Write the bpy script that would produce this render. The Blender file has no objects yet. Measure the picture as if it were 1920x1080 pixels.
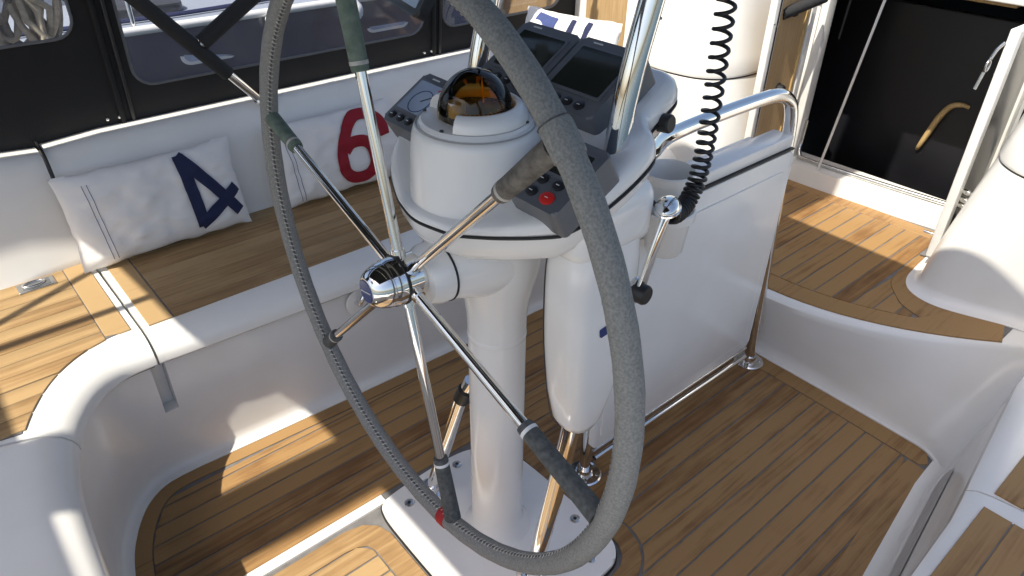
import bpy, bmesh, math, random
from mathutils import Vector, Matrix, noise
random.seed(7)
S = bpy.context.scene
COL = S.collection
R = math.radians

# ------------------------------------------------------------------ camera, sky, sun, exposure
cd = bpy.data.cameras.new('camera'); cam = bpy.data.objects.new('camera', cd); COL.objects.link(cam)
_r = Vector((0.65041, 0.75950, 0.01097)); _d = Vector((0.42531, -0.35218, -0.83371)); _f = Vector((-0.62934, 0.54692, -0.55209))
cam.matrix_world = Matrix(((_r.x, -_d.x, -_f.x, 0.9089), (_r.y, -_d.y, -_f.y, -0.7509), (_r.z, -_d.z, -_f.z, 1.49), (0, 0, 0, 1)))
cd.sensor_width = 36; cd.lens = 25.48; cd.clip_start = 0.02; cd.clip_end = 2000
S.camera = cam

SUN = Vector((0.055, -0.62, 1.0)).normalized()          # towards the sun: high, from astern and a little to starboard
w = bpy.data.worlds.new('World'); S.world = w; w.use_nodes = True
nt = w.node_tree; bg = nt.nodes['Background']
sky = nt.nodes.new('ShaderNodeTexSky'); sky.sky_type = 'NISHITA'; sky.sun_disc = False
sky.sun_elevation = math.asin(SUN.z); sky.sun_rotation = math.atan2(SUN.x, SUN.y)
sky.air_density = 1.0; sky.dust_density = 3.0; sky.ozone_density = 0.6
nt.links.new(sky.outputs[0], bg.inputs[0]); bg.inputs[1].default_value = 0.138
sl = bpy.data.lights.new('sun', 'SUN'); sl.energy = 5.0; sl.angle = R(0.53); sl.color = (1.0, 0.93, 0.80)
so = bpy.data.objects.new('sun', sl); COL.objects.link(so)
so.rotation_euler = (-SUN).to_track_quat('-Z', 'Y').to_euler()
S.view_settings.view_transform = 'Standard'; S.view_settings.look = 'None'
S.view_settings.exposure = 0.56; S.view_settings.gamma = 1.0

# ------------------------------------------------------------------ materials
MAT = {}
def mat(name, col, rough=0.5, metal=0.0, var=0.0, vscale=6.0, bump=0.0, bscale=60.0, spec=0.5, coat=0.0, stretch=None, col2=None):
    m = bpy.data.materials.new(name); m.use_nodes = True; n = m.node_tree; b = n.nodes['Principled BSDF']
    b.inputs['Base Color'].default_value = (*col, 1); b.inputs['Roughness'].default_value = rough
    b.inputs['Metallic'].default_value = metal; b.inputs['Specular IOR Level'].default_value = spec
    b.inputs['Coat Weight'].default_value = coat; b.inputs['Coat Roughness'].default_value = 0.08
    tc = n.nodes.new('ShaderNodeTexCoord'); mp = n.nodes.new('ShaderNodeMapping'); n.links.new(tc.outputs['Object'], mp.inputs[0])
    if stretch: mp.inputs['Scale'].default_value = stretch
    no = n.nodes.new('ShaderNodeTexNoise'); no.inputs['Scale'].default_value = vscale; no.inputs['Detail'].default_value = 6
    n.links.new(mp.outputs[0], no.inputs['Vector'])
    cr = n.nodes.new('ShaderNodeValToRGB'); cr.color_ramp.elements[0].position = .32; cr.color_ramp.elements[1].position = .68
    c2 = col2 if col2 else tuple(c*(1-var) for c in col)
    cr.color_ramp.elements[0].color = (*c2, 1); cr.color_ramp.elements[1].color = (*col, 1)
    n.links.new(no.outputs[0], cr.inputs[0]); n.links.new(cr.outputs[0], b.inputs['Base Color'])
    if bump:
        n2 = n.nodes.new('ShaderNodeTexNoise'); n2.inputs['Scale'].default_value = bscale; n2.inputs['Detail'].default_value = 4
        n.links.new(mp.outputs[0], n2.inputs['Vector'])
        bp = n.nodes.new('ShaderNodeBump'); bp.inputs['Strength'].default_value = bump; bp.inputs['Distance'].default_value = 0.002
        n.links.new(n2.outputs[0], bp.inputs['Height']); n.links.new(bp.outputs[0], b.inputs['Normal'])
    # uneven gloss
    mr = n.nodes.new('ShaderNodeMapRange'); mr.inputs['To Min'].default_value = max(0.02, rough*0.8); mr.inputs['To Max'].default_value = min(1, rough*1.25)
    n.links.new(no.outputs[0], mr.inputs[0]); n.links.new(mr.outputs[0], b.inputs['Roughness'])
    MAT[name] = m
    return m
GEL = mat('gelcoat', (.81, .80, .775), .19, var=.05, vscale=5, bump=.05, bscale=14, col2=(.755, .743, .712))
GELP = mat('gelcoat_pedestal', (.83, .82, .80), .14, var=.03, vscale=5)
GELG = mat('gelcoat_worn', (.42, .41, .39), .5, var=.15, vscale=14)
CHANNEL = mat('channel_grey', (.56, .55, .53), .6, var=.12, vscale=20, bump=.3, bscale=200)
CHROME = mat('polished_steel', (.80, .79, .77), .07, 1.0, var=.06, vscale=25)
STEEL = mat('dull_steel', (.62, .62, .61), .25, 1.0, var=.2, vscale=60)
ALU = mat('white_aluminium', (.72, .72, .70), .32, var=.1, vscale=20)
SUEDE = mat('grey_suede', (.285, .285, .272), .9, vscale=300, bump=.35, bscale=420, col2=(.175, .178, .173), spec=.25)
SUEDED = mat('dark_suede', (.115, .12, .12), .85, vscale=120, bump=.5, bscale=300, col2=(.06, .065, .065), spec=.3)
SUEDEB = mat('brown_suede', (.19, .175, .155), .88, vscale=70, bump=.5, bscale=300, col2=(.09, .083, .075), spec=.3)
SUEDEG = mat('green_suede', (.17, .21, .175), .85, vscale=60, bump=.4, bscale=300, col2=(.09, .125, .098), spec=.3)
THREAD = mat('waxed_thread', (.52, .50, .46), .7, var=.3, vscale=90)
REDW = mat('red_whipping', (.45, .015, .02), .6, var=.3, vscale=60, bump=.5, bscale=200)
BLACK = mat('black_rubber', (.012, .012, .013), .45, var=.3, vscale=40)
FOAM = mat('black_foam', (.022, .023, .025), .8, var=.4, vscale=80, bump=.4, bscale=200)
CAULK = mat('grey_caulking', (.17, .165, .165), .75, var=.35, vscale=30)
PLAST = mat('grey_plastic', (.125, .133, .148), .42, var=.12, vscale=40, bump=.1, bscale=400)
PLASTD = mat('dark_plastic', (.02, .021, .024), .35, var=.2, vscale=40)
LCD = mat('screen_off', (.028, .032, .026), .10, var=.3, vscale=10, spec=.7)
LCDB = mat('screen_pale', (.33, .40, .52), .1, var=.2, vscale=14, spec=.7)
REDB = mat('red_button', (.65, .02, .015), .4, var=.1)
WHITEP = mat('white_print', (.75, .75, .75), .5, var=.05)
CANVAS = mat('black_canvas', (.0085, .009, .011), .8, var=.35, vscale=5, bump=.5, bscale=700)
SAIL = mat('white_sailcloth', (.80, .79, .78), .75, var=.06, vscale=9, bump=.35, bscale=900)
NAVY = mat('navy_cloth', (.012, .018, .07), .8, var=.2, vscale=40, bump=.4, bscale=800)
BLUE = mat('blue_cloth', (.05, .075, .22), .8, var=.2, vscale=40, bump=.4, bscale=800)
CRIM = mat('crimson_cloth', (.30, .008, .022), .8, var=.2, vscale=40, bump=.4, bscale=800)
TANW = mat('tan_plywood', (.47, .33, .175), .45, var=.18, vscale=5, stretch=(30, 30, 2), col2=(.38, .25, .12))
TANE = mat('varnished_wood', (.55, .38, .17), .3, var=.2, vscale=6, stretch=(20, 20, 4))
SMOKE = mat('smoked_acrylic', (.05, .05, .055), .12, var=.2, vscale=8)
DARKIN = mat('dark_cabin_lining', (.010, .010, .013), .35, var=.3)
HULL = mat('dark_hull', (.075, .074, .10), .12, var=.3, vscale=1.2, coat=.5)
DECKW = mat('pale_deck', (.27, .30, .35), .5, var=.08, vscale=2)
ROPE = mat('beige_rope', (.55, .48, .36), .85, var=.35, vscale=70, bump=.6, bscale=260)
ROPED = mat('grey_rope', (.16, .15, .13), .85, var=.4, vscale=70, bump=.6, bscale=260)
BLUEB = mat('blue_badge', (.02, .04, .16), .2, var=.1)

def teak(name, c1, c2, c3):
    m = bpy.data.materials.new(name); m.use_nodes = True; n = m.node_tree; b = n.nodes['Principled BSDF']; L = n.links.new
    tc = n.nodes.new('ShaderNodeTexCoord'); oi = n.nodes.new('ShaderNodeObjectInfo')
    ml = n.nodes.new('ShaderNodeVectorMath'); ml.operation = 'SCALE'; ml.inputs[0].default_value = (3, 9, 5)
    L(oi.outputs['Random'], ml.inputs['Scale'])
    ad = n.nodes.new('ShaderNodeVectorMath'); ad.operation = 'ADD'; L(tc.outputs['Object'], ad.inputs[0]); L(ml.outputs[0], ad.inputs[1])
    mp = n.nodes.new('ShaderNodeMapping'); mp.inputs['Scale'].default_value = (70, 3.2, 70); L(ad.outputs[0], mp.inputs[0])
    a = n.nodes.new('ShaderNodeTexNoise'); a.inputs['Scale'].default_value = 1.0; a.inputs['Detail'].default_value = 7; a.inputs['Roughness'].default_value = .62; a.inputs['Distortion'].default_value = .5
    L(mp.outputs[0], a.inputs['Vector'])
    p = n.nodes.new('ShaderNodeTexNoise'); p.inputs['Scale'].default_value = 7; p.inputs['Detail'].default_value = 4; L(ad.outputs[0], p.inputs['Vector'])
    mx = n.nodes.new('ShaderNodeMath'); mx.operation = 'MULTIPLY_ADD'; L(p.outputs[0], mx.inputs[0]); mx.inputs[1].default_value = .55; L(a.outputs[0], mx.inputs[2])
    m2 = n.nodes.new('ShaderNodeMath'); m2.operation = 'MULTIPLY_ADD'; L(oi.outputs['Random'], m2.inputs[0]); m2.inputs[1].default_value = .34; L(mx.outputs[0], m2.inputs[2])
    cr = n.nodes.new('ShaderNodeValToRGB'); e = cr.color_ramp.elements
    e[0].position = .52; e[0].color = (*c1, 1); e[1].position = 1.15 if False else 1.0; e[1].color = (*c3, 1)
    k = e.new(.78); k.color = (*c2, 1)
    L(m2.outputs[0], cr.inputs[0]); L(cr.outputs[0], b.inputs['Base Color'])
    b.inputs['Roughness'].default_value = .55; b.inputs['Specular IOR Level'].default_value = .35
    bp = n.nodes.new('ShaderNodeBump'); bp.inputs['Strength'].default_value = .35; bp.inputs['Distance'].default_value = .0015
    L(a.outputs[0], bp.inputs['Height']); L(bp.outputs[0], b.inputs['Normal'])
    return m
TEAK = teak('teak', (.110, .053, .020), (.208, .108, .041), (.315, .187, .076))
TEAK_LIT = teak('teak_sunlit', (.19, .112, .050), (.295, .182, .082), (.39, .262, .128))  # paler golden copy of teak, sunlight on the seat put into its colour

def clear(name, tint, gloss, rough=.03, milk=0.0):
    m = bpy.data.materials.new(name); m.use_nodes = True; n = m.node_tree; n.nodes.remove(n.nodes['Principled BSDF'])
    o = n.nodes['Material Output']; t = n.nodes.new('ShaderNodeBsdfTransparent'); g = n.nodes.new('ShaderNodeBsdfGlossy'); mi = n.nodes.new('ShaderNodeMixShader')
    t.inputs[0].default_value = (*tint, 1); g.inputs['Roughness'].default_value = rough
    f = n.nodes.new('ShaderNodeFresnel'); f.inputs[0].default_value = 1.5
    ns = n.nodes.new('ShaderNodeTexNoise'); ns.inputs['Scale'].default_value = 4
    bp = n.nodes.new('ShaderNodeBump'); bp.inputs['Strength'].default_value = .25; bp.inputs['Distance'].default_value = .02 if milk else .0
    n.links.new(ns.outputs[0], bp.inputs['Height']); n.links.new(bp.outputs[0], g.inputs['Normal'])
    mu = n.nodes.new('ShaderNodeMath'); mu.operation = 'MULTIPLY'; mu.inputs[1].default_value = gloss; n.links.new(f.outputs[0], mu.inputs[0])
    n.links.new(mu.outputs[0], mi.inputs[0]); n.links.new(t.outputs[0], mi.inputs[1]); n.links.new(g.outputs[0], mi.inputs[2]); n.links.new(mi.outputs[0], o.inputs[0])
    if milk:
        df = n.nodes.new('ShaderNodeBsdfDiffuse'); df.inputs[0].default_value = (.75, .75, .8, 1); m3 = n.nodes.new('ShaderNodeMixShader')
        w_ = n.nodes.new('ShaderNodeMath'); w_.operation = 'MULTIPLY'; w_.inputs[1].default_value = milk*2; n.links.new(ns.outputs[0], w_.inputs[0]); n.links.new(w_.outputs[0], m3.inputs[0])
        n.links.new(mi.outputs[0], m3.inputs[1]); n.links.new(df.outputs[0], m3.inputs[2]); n.links.new(m3.outputs[0], o.inputs[0])
    return m
VINYL = clear('clear_vinyl', (.84, .86, .92), .8, .06, .07)
AMBER = clear('amber_dome', (.92, .66, .26), 1.0, .03)

def water_mat():
    m = bpy.data.materials.new('harbour_water'); m.use_nodes = True; n = m.node_tree; b = n.nodes['Principled BSDF']
    b.inputs['Base Color'].default_value = (.03, .05, .06, 1); b.inputs['Roughness'].default_value = .08
    tc = n.nodes.new('ShaderNodeTexCoord'); ns = n.nodes.new('ShaderNodeTexNoise'); ns.inputs['Scale'].default_value = 2.2; ns.inputs['Detail'].default_value = 5
    bp = n.nodes.new('ShaderNodeBump'); bp.inputs['Strength'].default_value = .4; bp.inputs['Distance'].default_value = .06
    n.links.new(tc.outputs['Object'], ns.inputs['Vector']); n.links.new(ns.outputs[0], bp.inputs['Height']); n.links.new(bp.outputs[0], b.inputs['Normal'])
    return m
WATER = water_mat()

# ------------------------------------------------------------------ mesh helpers
def link(name, me, m, parent=None, smooth=True, autos=40):
    o = bpy.data.objects.new(name, me); COL.objects.link(o)
    if m: me.materials.append(m)
    if smooth and len(me.polygons):
        me.polygons.foreach_set('use_smooth', [True]*len(me.polygons))
        try: me.set_sharp_from_angle(angle=R(autos))
        except Exception: pass
    if parent: o.parent = parent
    return o
def raw(name, vs, fs, m, parent=None, smooth=True, autos=40):
    me = bpy.data.meshes.new(name); me.from_pydata([tuple(v) for v in vs], [], fs); me.update()
    bm = bmesh.new(); bm.from_mesh(me); bmesh.ops.recalc_face_normals(bm, faces=bm.faces); bm.to_mesh(me); bm.free()
    return link(name, me, m, parent, smooth, autos)
def fin(bm, name, m, parent=None, smooth=True, autos=40, T=None):
    if T is not None: bmesh.ops.transform(bm, matrix=T, verts=bm.verts)
    bmesh.ops.recalc_face_normals(bm, faces=bm.faces)
    me = bpy.data.meshes.new(name); bm.to_mesh(me); bm.free()
    return link(name, me, m, parent, smooth, autos)
def thing(name, loc, label, cat, group=None):
    o = bpy.data.objects.new(name, None); COL.objects.link(o); o.location = loc; o.empty_display_size = .05
    return tag(o, label, cat, group)
def tag(o, label, cat, group=None):
    o['label'] = label; o['category'] = cat
    if group: o['group'] = group
    return o
def adopt(root):            # parts were built in world coordinates: keep them there
    bpy.context.view_layer.update()
    inv = root.matrix_world.inverted()
    for o in root.children: o.matrix_parent_inverse = inv
def spline(pts, n=8, closed=False):
    P = [Vector(p) for p in pts]; out = []; N = len(P)
    rng = range(N) if closed else range(N-1)
    for i in rng:
        p1 = P[i]; p2 = P[(i+1) % N]
        p0 = P[i-1] if (closed or i > 0) else p1*2-p2
        p3 = P[(i+2) % N] if (closed or i+2 < N) else p2*2-p1
        for k in range(n):
            t = k/n
            out.append(.5*((2*p1)+(p2-p0)*t+(2*p0-5*p1+4*p2-p3)*t*t+(3*p1-p0-3*p2+p3)*t**3))
    if not closed: out.append(P[-1])
    return out
def tube_bm(pts, r, seg=14, closed=False, cap=True, bm=None):
    bm = bm or bmesh.new(); P = [Vector(p) for p in pts]; N = len(P)
    rr = r if isinstance(r, (list, tuple)) else [r]*N
    up = None; rings = []
    for i, p in enumerate(P):
        a = P[i-1] if (closed or i > 0) else p; b = P[(i+1) % N] if (closed or i < N-1) else p
        t = (b-a).normalized()
        if up is None:
            up = Vector((0, 0, 1)) if abs(t.z) < .9 else Vector((1, 0, 0))
        s = t.cross(up); s.normalize(); up = s.cross(t).normalized()
        rings.append([bm.verts.new(p+rr[i]*(math.cos(2*math.pi*k/seg)*s+math.sin(2*math.pi*k/seg)*up)) for k in range(seg)])
    for i in range(N if closed else N-1):
        A = rings[i]; B = rings[(i+1) % N]
        for k in range(seg): bm.faces.new((A[k], A[(k+1) % seg], B[(k+1) % seg], B[k]))
    if cap and not closed: bm.faces.new(rings[0][::-1]); bm.faces.new(rings[-1])
    return bm
def tube(name, pts, r, m, parent=None, seg=14, closed=False):
    return fin(tube_bm(pts, r, seg, closed), name, m, parent, autos=50)
def lathe(name, prof, m, parent=None, T=None, seg=48, arc=None, autos=32):
    bm = bmesh.new(); rings = []
    full = arc is None
    a0, a1 = (0, 2*math.pi) if full else arc
    n = seg if full else seg+1
    for r, z in prof:
        if r < 1e-5 and full: rings.append([bm.verts.new((0, 0, z))])
        else: rings.append([bm.verts.new((r*math.cos(a0+(a1-a0)*k/seg), r*math.sin(a0+(a1-a0)*k/seg), z)) for k in range(n)])
    for A, B in zip(rings, rings[1:]):
        for k in range(seg):
            k2 = (k+1) % n
            if len(A) == 1 and len(B) == 1: continue
            if len(A) == 1: bm.faces.new((A[0], B[k2], B[k]))
            elif len(B) == 1: bm.faces.new((A[k], A[k2], B[0]))
            else: bm.faces.new((A[k], A[k2], B[k2], B[k]))
    if not full:
        for k in (0, n-1):
            try: bm.faces.new([r_[k] for r_ in rings])
            except Exception: pass
    return fin(bm, name, m, parent, T=T, autos=autos)
def prism_bm(poly, z0, z1, bevel=0.0, seg=3, only_top=True):
    bm = bmesh.new(); a = [bm.verts.new((p[0], p[1], z0)) for p in poly]; b = [bm.verts.new((p[0], p[1], z1)) for p in poly]; n = len(poly)
    bm.faces.new(a[::-1]); top = bm.faces.new(b)
    for i in range(n): bm.faces.new((a[i], a[(i+1) % n], b[(i+1) % n], b[i]))
    if bevel:
        es = list(top.edges) if only_top else list(bm.edges)
        bmesh.ops.bevel(bm, geom=es, offset=bevel, segments=seg, affect='EDGES', profile=.5)
    return bm
def prism(name, poly, z0, z1, m, parent=None, bevel=0.0, T=None, seg=3, only_top=True):
    return fin(prism_bm(poly, z0, z1, bevel, seg, only_top), name, m, parent, T=T)
def box(name, c, d, m, parent=None, bevel=0.004, T=None, seg=3):
    bm = bmesh.new(); bmesh.ops.create_cube(bm, size=1)
    bmesh.ops.transform(bm, matrix=Matrix.Translation(c) @ Matrix.Diagonal((*d, 1)), verts=bm.verts)
    if bevel: bmesh.ops.bevel(bm, geom=list(bm.edges), offset=bevel, segments=seg, affect='EDGES', profile=.5)
    return fin(bm, name, m, parent, T=T)
def rrect(x0, x1, y0, y1, r, n=5):
    out = []
    for cx, cy, a in ((x1-r, y1-r, 0), (x0+r, y1-r, 90), (x0+r, y0+r, 180), (x1-r, y0+r, 270)):
        for k in range(n+1):
            t = R(a+90*k/n); out.append((cx+r*math.cos(t), cy+r*math.sin(t)))
    return out
def frame(o, xa, za):       # matrix from origin, x axis and z axis
    z = Vector(za).normalized(); x = Vector(xa); x = (x-z*x.dot(z)).normalized(); y = z.cross(x)
    return Matrix(((x.x, y.x, z.x, o[0]), (x.y, y.y, z.y, o[1]), (x.z, y.z, z.z, o[2]), (0, 0, 0, 1)))
def cut(o, cutter):
    par = o.parent; o.parent = None; bpy.context.view_layer.update()
    md = o.modifiers.new('cut', 'BOOLEAN'); md.operation = 'DIFFERENCE'; md.object = cutter; md.solver = 'EXACT'
    dg = bpy.context.evaluated_depsgraph_get(); me = bpy.data.meshes.new_from_object(o.evaluated_get(dg))
    o.modifiers.clear(); o.data = me; o.parent = par; bpy.data.objects.remove(cutter)
    me.polygons.foreach_set('use_smooth', [True]*len(me.polygons)); me.set_sharp_from_angle(angle=R(40))
def sweep(name, path, prof, m, parent=None, side=1, autos=35):
    """path: plan points (x, y); prof: (offset to the outside, z); side: +1 outside is to the right of travel"""
    P = [Vector((p[0], p[1])) for p in path]; vs = []; fs = []; K = len(prof)
    for i, p in enumerate(P):
        a = P[max(i-1, 0)]; b = P[min(i+1, len(P)-1)]; t = (b-a).normalized(); nrm = Vector((t.y, -t.x))*side
        for o_, z in prof: vs.append((p.x+nrm.x*o_, p.y+nrm.y*o_, z))
    for i in range(len(P)-1):
        for k in range(K): fs.append((i*K+k, i*K+(k+1) % K, (i+1)*K+(k+1) % K, (i+1)*K+k))
    fs.append(tuple(range(K))); fs.append(tuple((len(P)-1)*K+k for k in range(K))[::-1])
    return raw(name, vs, fs, m, parent, autos=autos)
def strip(name, x0, x1, lo, hi, z0, z1, m, parent, n=6):
    up = []; dn = []
    for k in range(n+1):
        x = x0+(x1-x0)*k/n; a, b = lo(x), hi(x)
        if b-a < .012: continue
        dn.append((x, a)); up.append((x, b))
    if len(up) < 2: return None
    dz = random.uniform(-.0004, .0004)
    return prism(name, dn+up[::-1], z0, z1+dz, m, parent, bevel=.0012, seg=1)

# ------------------------------------------------------------------ the cockpit sole
PORT = [(-.625, 1.5), (-.64, 1.0), (-.655, .5), (-.672, 0), (-.688, -.40), (-.693, -.50), (-.685, -.59), (-.643, -.657), (-.567, -.711), (-.47, -.75), (-.33, -.775), (-.15, -.785), (0, -.787)]
WELL = [tuple(p) for p in spline([(a, b, 0) for a, b in PORT], 8)]
def flare(y): return max(0.0, min(.05, (.95-y)*.10))*max(0.0, min(1.0, (y+.5)/.3))
WELL_ST = [(-p[0]+flare(p[1]), p[1], 0) for p in WELL[::-1]]
def well_lo(x):             # aft boundary of the teak
    ax = abs(x); best = -.787
    for p, q in zip(WELL, WELL[1:]):
        if p[1] < -.45 and min(-p[0], -q[0]) <= ax <= max(-p[0], -q[0]): best = max(p[1], q[1])
    return best+.012 if x > 0 else inn_lo(x)
def inn_lo(x):
    for p, q in zip(INN, INN[1:]):
        if p[1] < -.3 and min(p[0], q[0]) <= x <= max(p[0], q[0]): return (p[1]+q[1])/2
    return -.45 if x < -.5 else -.71
sole = bpy.data.objects.new('cockpit_sole', None); COL.objects.link(sole); sole['kind'] = 'structure'
prism('caulking_bed', rrect(-.72, .72, -.80, 1.16, .05), -.05, -.0025, CAULK, sole)
PW = .0537; GAP = .0045
inner_hi = lambda x: 1.03 - .02*(x/.6)**2
def edge_x(y): return .672-.033*y if y > -.4 else .685
# margin planks along port, starboard and forward edges
def side_margin(s):
    ys = [-.5+1.53*k/16 for k in range(17)]
    out = [(s*(edge_x(y)-.006), y) for y in ys]; inn = [(s*(edge_x(y)-.072), y) for y in ys]
    prism('margin_plank', out+inn[::-1] if s > 0 else (out+inn[::-1])[::-1], -.012, 0, TEAK, sole, bevel=.0012, seg=1)
MC = [p for p in WELL if p[1] < 1.03]
def off_in(P, d):
    o_ = []
    for i, p in enumerate(P):
        a = P[max(i-1, 0)]; b = P[min(i+1, len(P)-1)]; t = (Vector(b)-Vector(a)).normalized(); o_.append((p[0]-t.y*d, p[1]+t.x*d))
    return o_
prism('margin_plank', off_in(MC, .006)+off_in(MC, .068)[::-1], -.012, 0, TEAK, sole, bevel=.0012, seg=1)
INN = off_in(MC, .072)
ys = [-.5+1.47*k/16 for k in range(17)]
prism('margin_plank', [(edge_x(y)+flare(y)-.006, y) for y in ys]+[(.612, 1.008), (.560, 1.011)]+[(edge_x(y)+flare(y)*.8-.080, y) for y in ys[::-1]], -.012, 0, TEAK, sole, bevel=.0012, seg=1)
fx = [-.62+1.21*k/14 for k in range(15)]
prism('margin_plank', [(x, 1.035-.02*(x/.6)**2) for x in fx]+[(.606, 1.035), (.585, 1.075), (.54, 1.099)]+[(x, 1.107-.012*(x/.6)**2) for x in fx[::-1] if x < .52], -.012, 0, TEAK, sole, bevel=.0012, seg=1)
k0 = .272-PW*20
for k in range(0, 40):
    x0 = k0+k*PW+GAP/2; x1 = x0+PW-GAP
    if x1 < -.60 or x0 > .64: continue
    a = max(x0, -.619); b = min(x1, .632)
    hi = lambda x: min(inner_hi(x), 1.03 if x > -.565 else (x+.600)/.033-.02)
    def clipx(x, s=1): return x
    if b <= -.268: strip('plank', a, b, well_lo, hi, -.012, 0, TEAK, sole)
    elif a < -.268: strip('plank', a, -.270, well_lo, hi, -.012, 0, TEAK, sole); strip('plank', -.262, b, lambda x: .250, hi, -.012, 0, TEAK, sole)
    elif b < .20: strip('plank', a, b, lambda x: .250, hi, -.012, 0, TEAK, sole)
    elif a < .337: strip('plank', a, b, lambda x: .25 if x < .21 else (.105+.145*max(0, 1-((x-.21)/.128)**2)**.5 if x < .337 else .10), hi, -.012, 0, TEAK, sole)
    else:
        # the outermost planks are cut off where the starboard margin tapers in
        strip('plank', a, b, well_lo, (lambda x: min(hi(x), 1.010-max(0, x-.557)*9)) if b > .54 else hi, -.012, 0, TEAK, sole)
prism('king_plank', [(-.262, .195), (.20, .195), (.235, .19), (.262, .175), (.278, .15), (.283, .11), (.283, -.70), (.334, -.70), (.334, .10), (.325, .155), (.30, .20), (.262, .232), (.21, .245), (-.262, .245)], -.012, 0, TEAK, sole, bevel=.0012, seg=1)
# aft hatch: white gutter, margin and short planks
prism('hatch_gutter', [(-.266, -.72), (-.266, -.17), (-.238, -.17), (-.238, -.72)], -.02, .005, GEL, sole, bevel=.003)
hm = [(-.226, -.70), (-.226, -.30), (-.216, -.255), (-.19, -.226), (-.15, -.214), (.25, -.214), (.25, -.268), (-.13, -.268), (-.155, -.276), (-.168, -.30), (-.172, -.33), (-.172, -.70)]
prism('hatch_margin', hm, -.012, .001, TEAK_LIT, sole, bevel=.0012, seg=1)
x = -.168
while x < .22:
    strip('hatch_plank', x, min(x+PW-GAP, .25), lambda q: -.72, (lambda q: -.273 - max(0, (-.14-q))*1.0), -.012, .001, TEAK_LIT, sole); x += PW

# ------------------------------------------------------------------ benches round the well
def bench_profiles(top_w):
    wall = [(-.030, -.02), (-.030, .003), (-.020, .004), (-.010, .010), (-.003, .022), (0, .042), (.004, .16), (.010, .30), (.014, .336), (.03, .340), (.08, .340), (.08, -.02)]
    lid = [(.05, .349), (.008, .349), (-.012, .351), (-.018, .358), (-.017, .374), (-.009, .390), (.006, .404), (.026, .413), (.05, .417), (.075, .418), (top_w, .418), (top_w, .346)]
    return wall, lid
wallp, lidp = bench_profiles(.56)
bench = thing('bench', (-.9, .3, 0), 'long white moulded port bench with teak slatted seat below the white backrest', 'bench', 'cockpit benches')
w_port = [p for p in WELL if True]
wall_o = sweep('bench_front', w_port, wallp, GEL, bench)
cutter = prism('c', [(-.80, -.522), (-.80, -.488), (-.655, -.488), (-.655, -.522)], .19, .5, None, bevel=.0)
cut(wall_o, cutter)
box('drain_slot', (-.745, -.505, .26), (.012, .034, .15), GEL, bench, .002)
fwd = [p for p in WELL if p[1] > -.502 and p[0] < 0]
aft = [p for p in WELL if p[1] < -.513]
fwd[-1] = Vector((fwd[-1][0], -.502, 0)); aft[0] = Vector((aft[0][0], -.508, 0))
sweep('seat_lid', fwd, lidp, GEL, bench)
lid2 = bench_profiles(.62)[1]
aft2 = [p for p in aft if p[0] < -.49]
sweep('seat_lid', aft2, lid2, GEL, bench)
hs_p = [Vector((aft2[-1][0]+.005, aft2[-1][1]-.0015, 0))]+[p for p in WELL if p[0] > aft2[-1][0]+.008]
sweep('helm_seat', hs_p, bench_profiles(.75)[1], GEL, bench)
tube('lid_gap_shade', [(p[0], p[1]-.004, .3425) for p in hs_p], .004, BLACK, bench, 6)  # black strips stand in for the shade in the gap under the lids
for zz in (.0,):
    tube('lid_gap_shade', [(p[0]-.006, p[1], .3425) for p in fwd], .004, BLACK, bench, 6)
    tube('lid_gap_shade', [(p[0]-.004, p[1]-.004, .3425) for p in aft2], .004, BLACK, bench, 6)
prism('caulking_bed', [(-1.154, -.485), (-.754, -.485), (-.754, 1.338), (-1.154, 1.338)], .417, .4205, CAULK, bench)
# teak on the seats
def bx(y, off=.088): return -(.672-.033*y)-off if y > -.42 else -.775
n = 8; x_back = -1.152
for k in range(n):
    x1 = -.752-k*.0505; x0 = x1-.0505+.0022
    strip('plank', x0, x1, lambda x: -.425, lambda x: 1.34, .418, .4225, TEAK_LIT, bench, 2)
prism('margin_plank', [(-1.154, -.487), (-.752, -.487), (-.752, -.429), (-1.154, -.429)], .418, .4225, TEAK_LIT, bench, bevel=.0012, seg=1)
front = [(p[0], p[1]) for p in aft2]
def aft_lo(x):
    # front edge of the aft teak: the well curve pushed out by 70 mm
    best = -1.4
    for i in range(1, len(aft2)-1):
        t = (Vector(aft2[i+1])-Vector(aft2[i-1])).normalized(); q = Vector(aft2[i])+Vector((t.y, -t.x, 0))*.072
        t2 = (Vector(aft2[min(i+2, len(aft2)-1)])-Vector(aft2[i])).normalized(); q2 = Vector(aft2[i+1])+Vector((t2.y, -t2.x, 0))*.072
        if min(q.x, q2.x) <= x <= max(q.x, q2.x): return (q.y+q2.y)/2
    return None
# the aft corner seat lies outside the curve: planks run from the joint aft to the curve's outside
NOSE = []
for i in range(1, len(aft2)-1):
    t = (Vector(aft2[i+1])-Vector(aft2[i-1])).normalized(); q = Vector(aft2[i])+Vector((t.y, -t.x, 0))*.07; NOSE.append(q)
def nose_hi(x):             # teak lies aft (smaller y) of the curve
    if x < min(q.x for q in NOSE): return -.525
    for q, q2 in zip(NOSE, NOSE[1:]):
        if min(q.x, q2.x) <= x <= max(q.x, q2.x) and q.y < -.53: return min(-.525, q.y+(q2.y-q.y)*((x-q.x)/((q2.x-q.x) or 1)))
    return -.525
x = -1.20
xm = max(q.x for q in NOSE)
while x < xm-.01:
    a, b = x, min(x+.0505-.0022, xm)
    lim = min(q.x for q in NOSE)
    hi = (lambda q: -.585) if b < lim else (lambda q: min(-.585, nose_hi(q)-.0))
    strip('plank', a, b, lambda q: -1.15, hi, .418, .4225, TEAK_LIT, bench, 8); x += .0505
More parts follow.
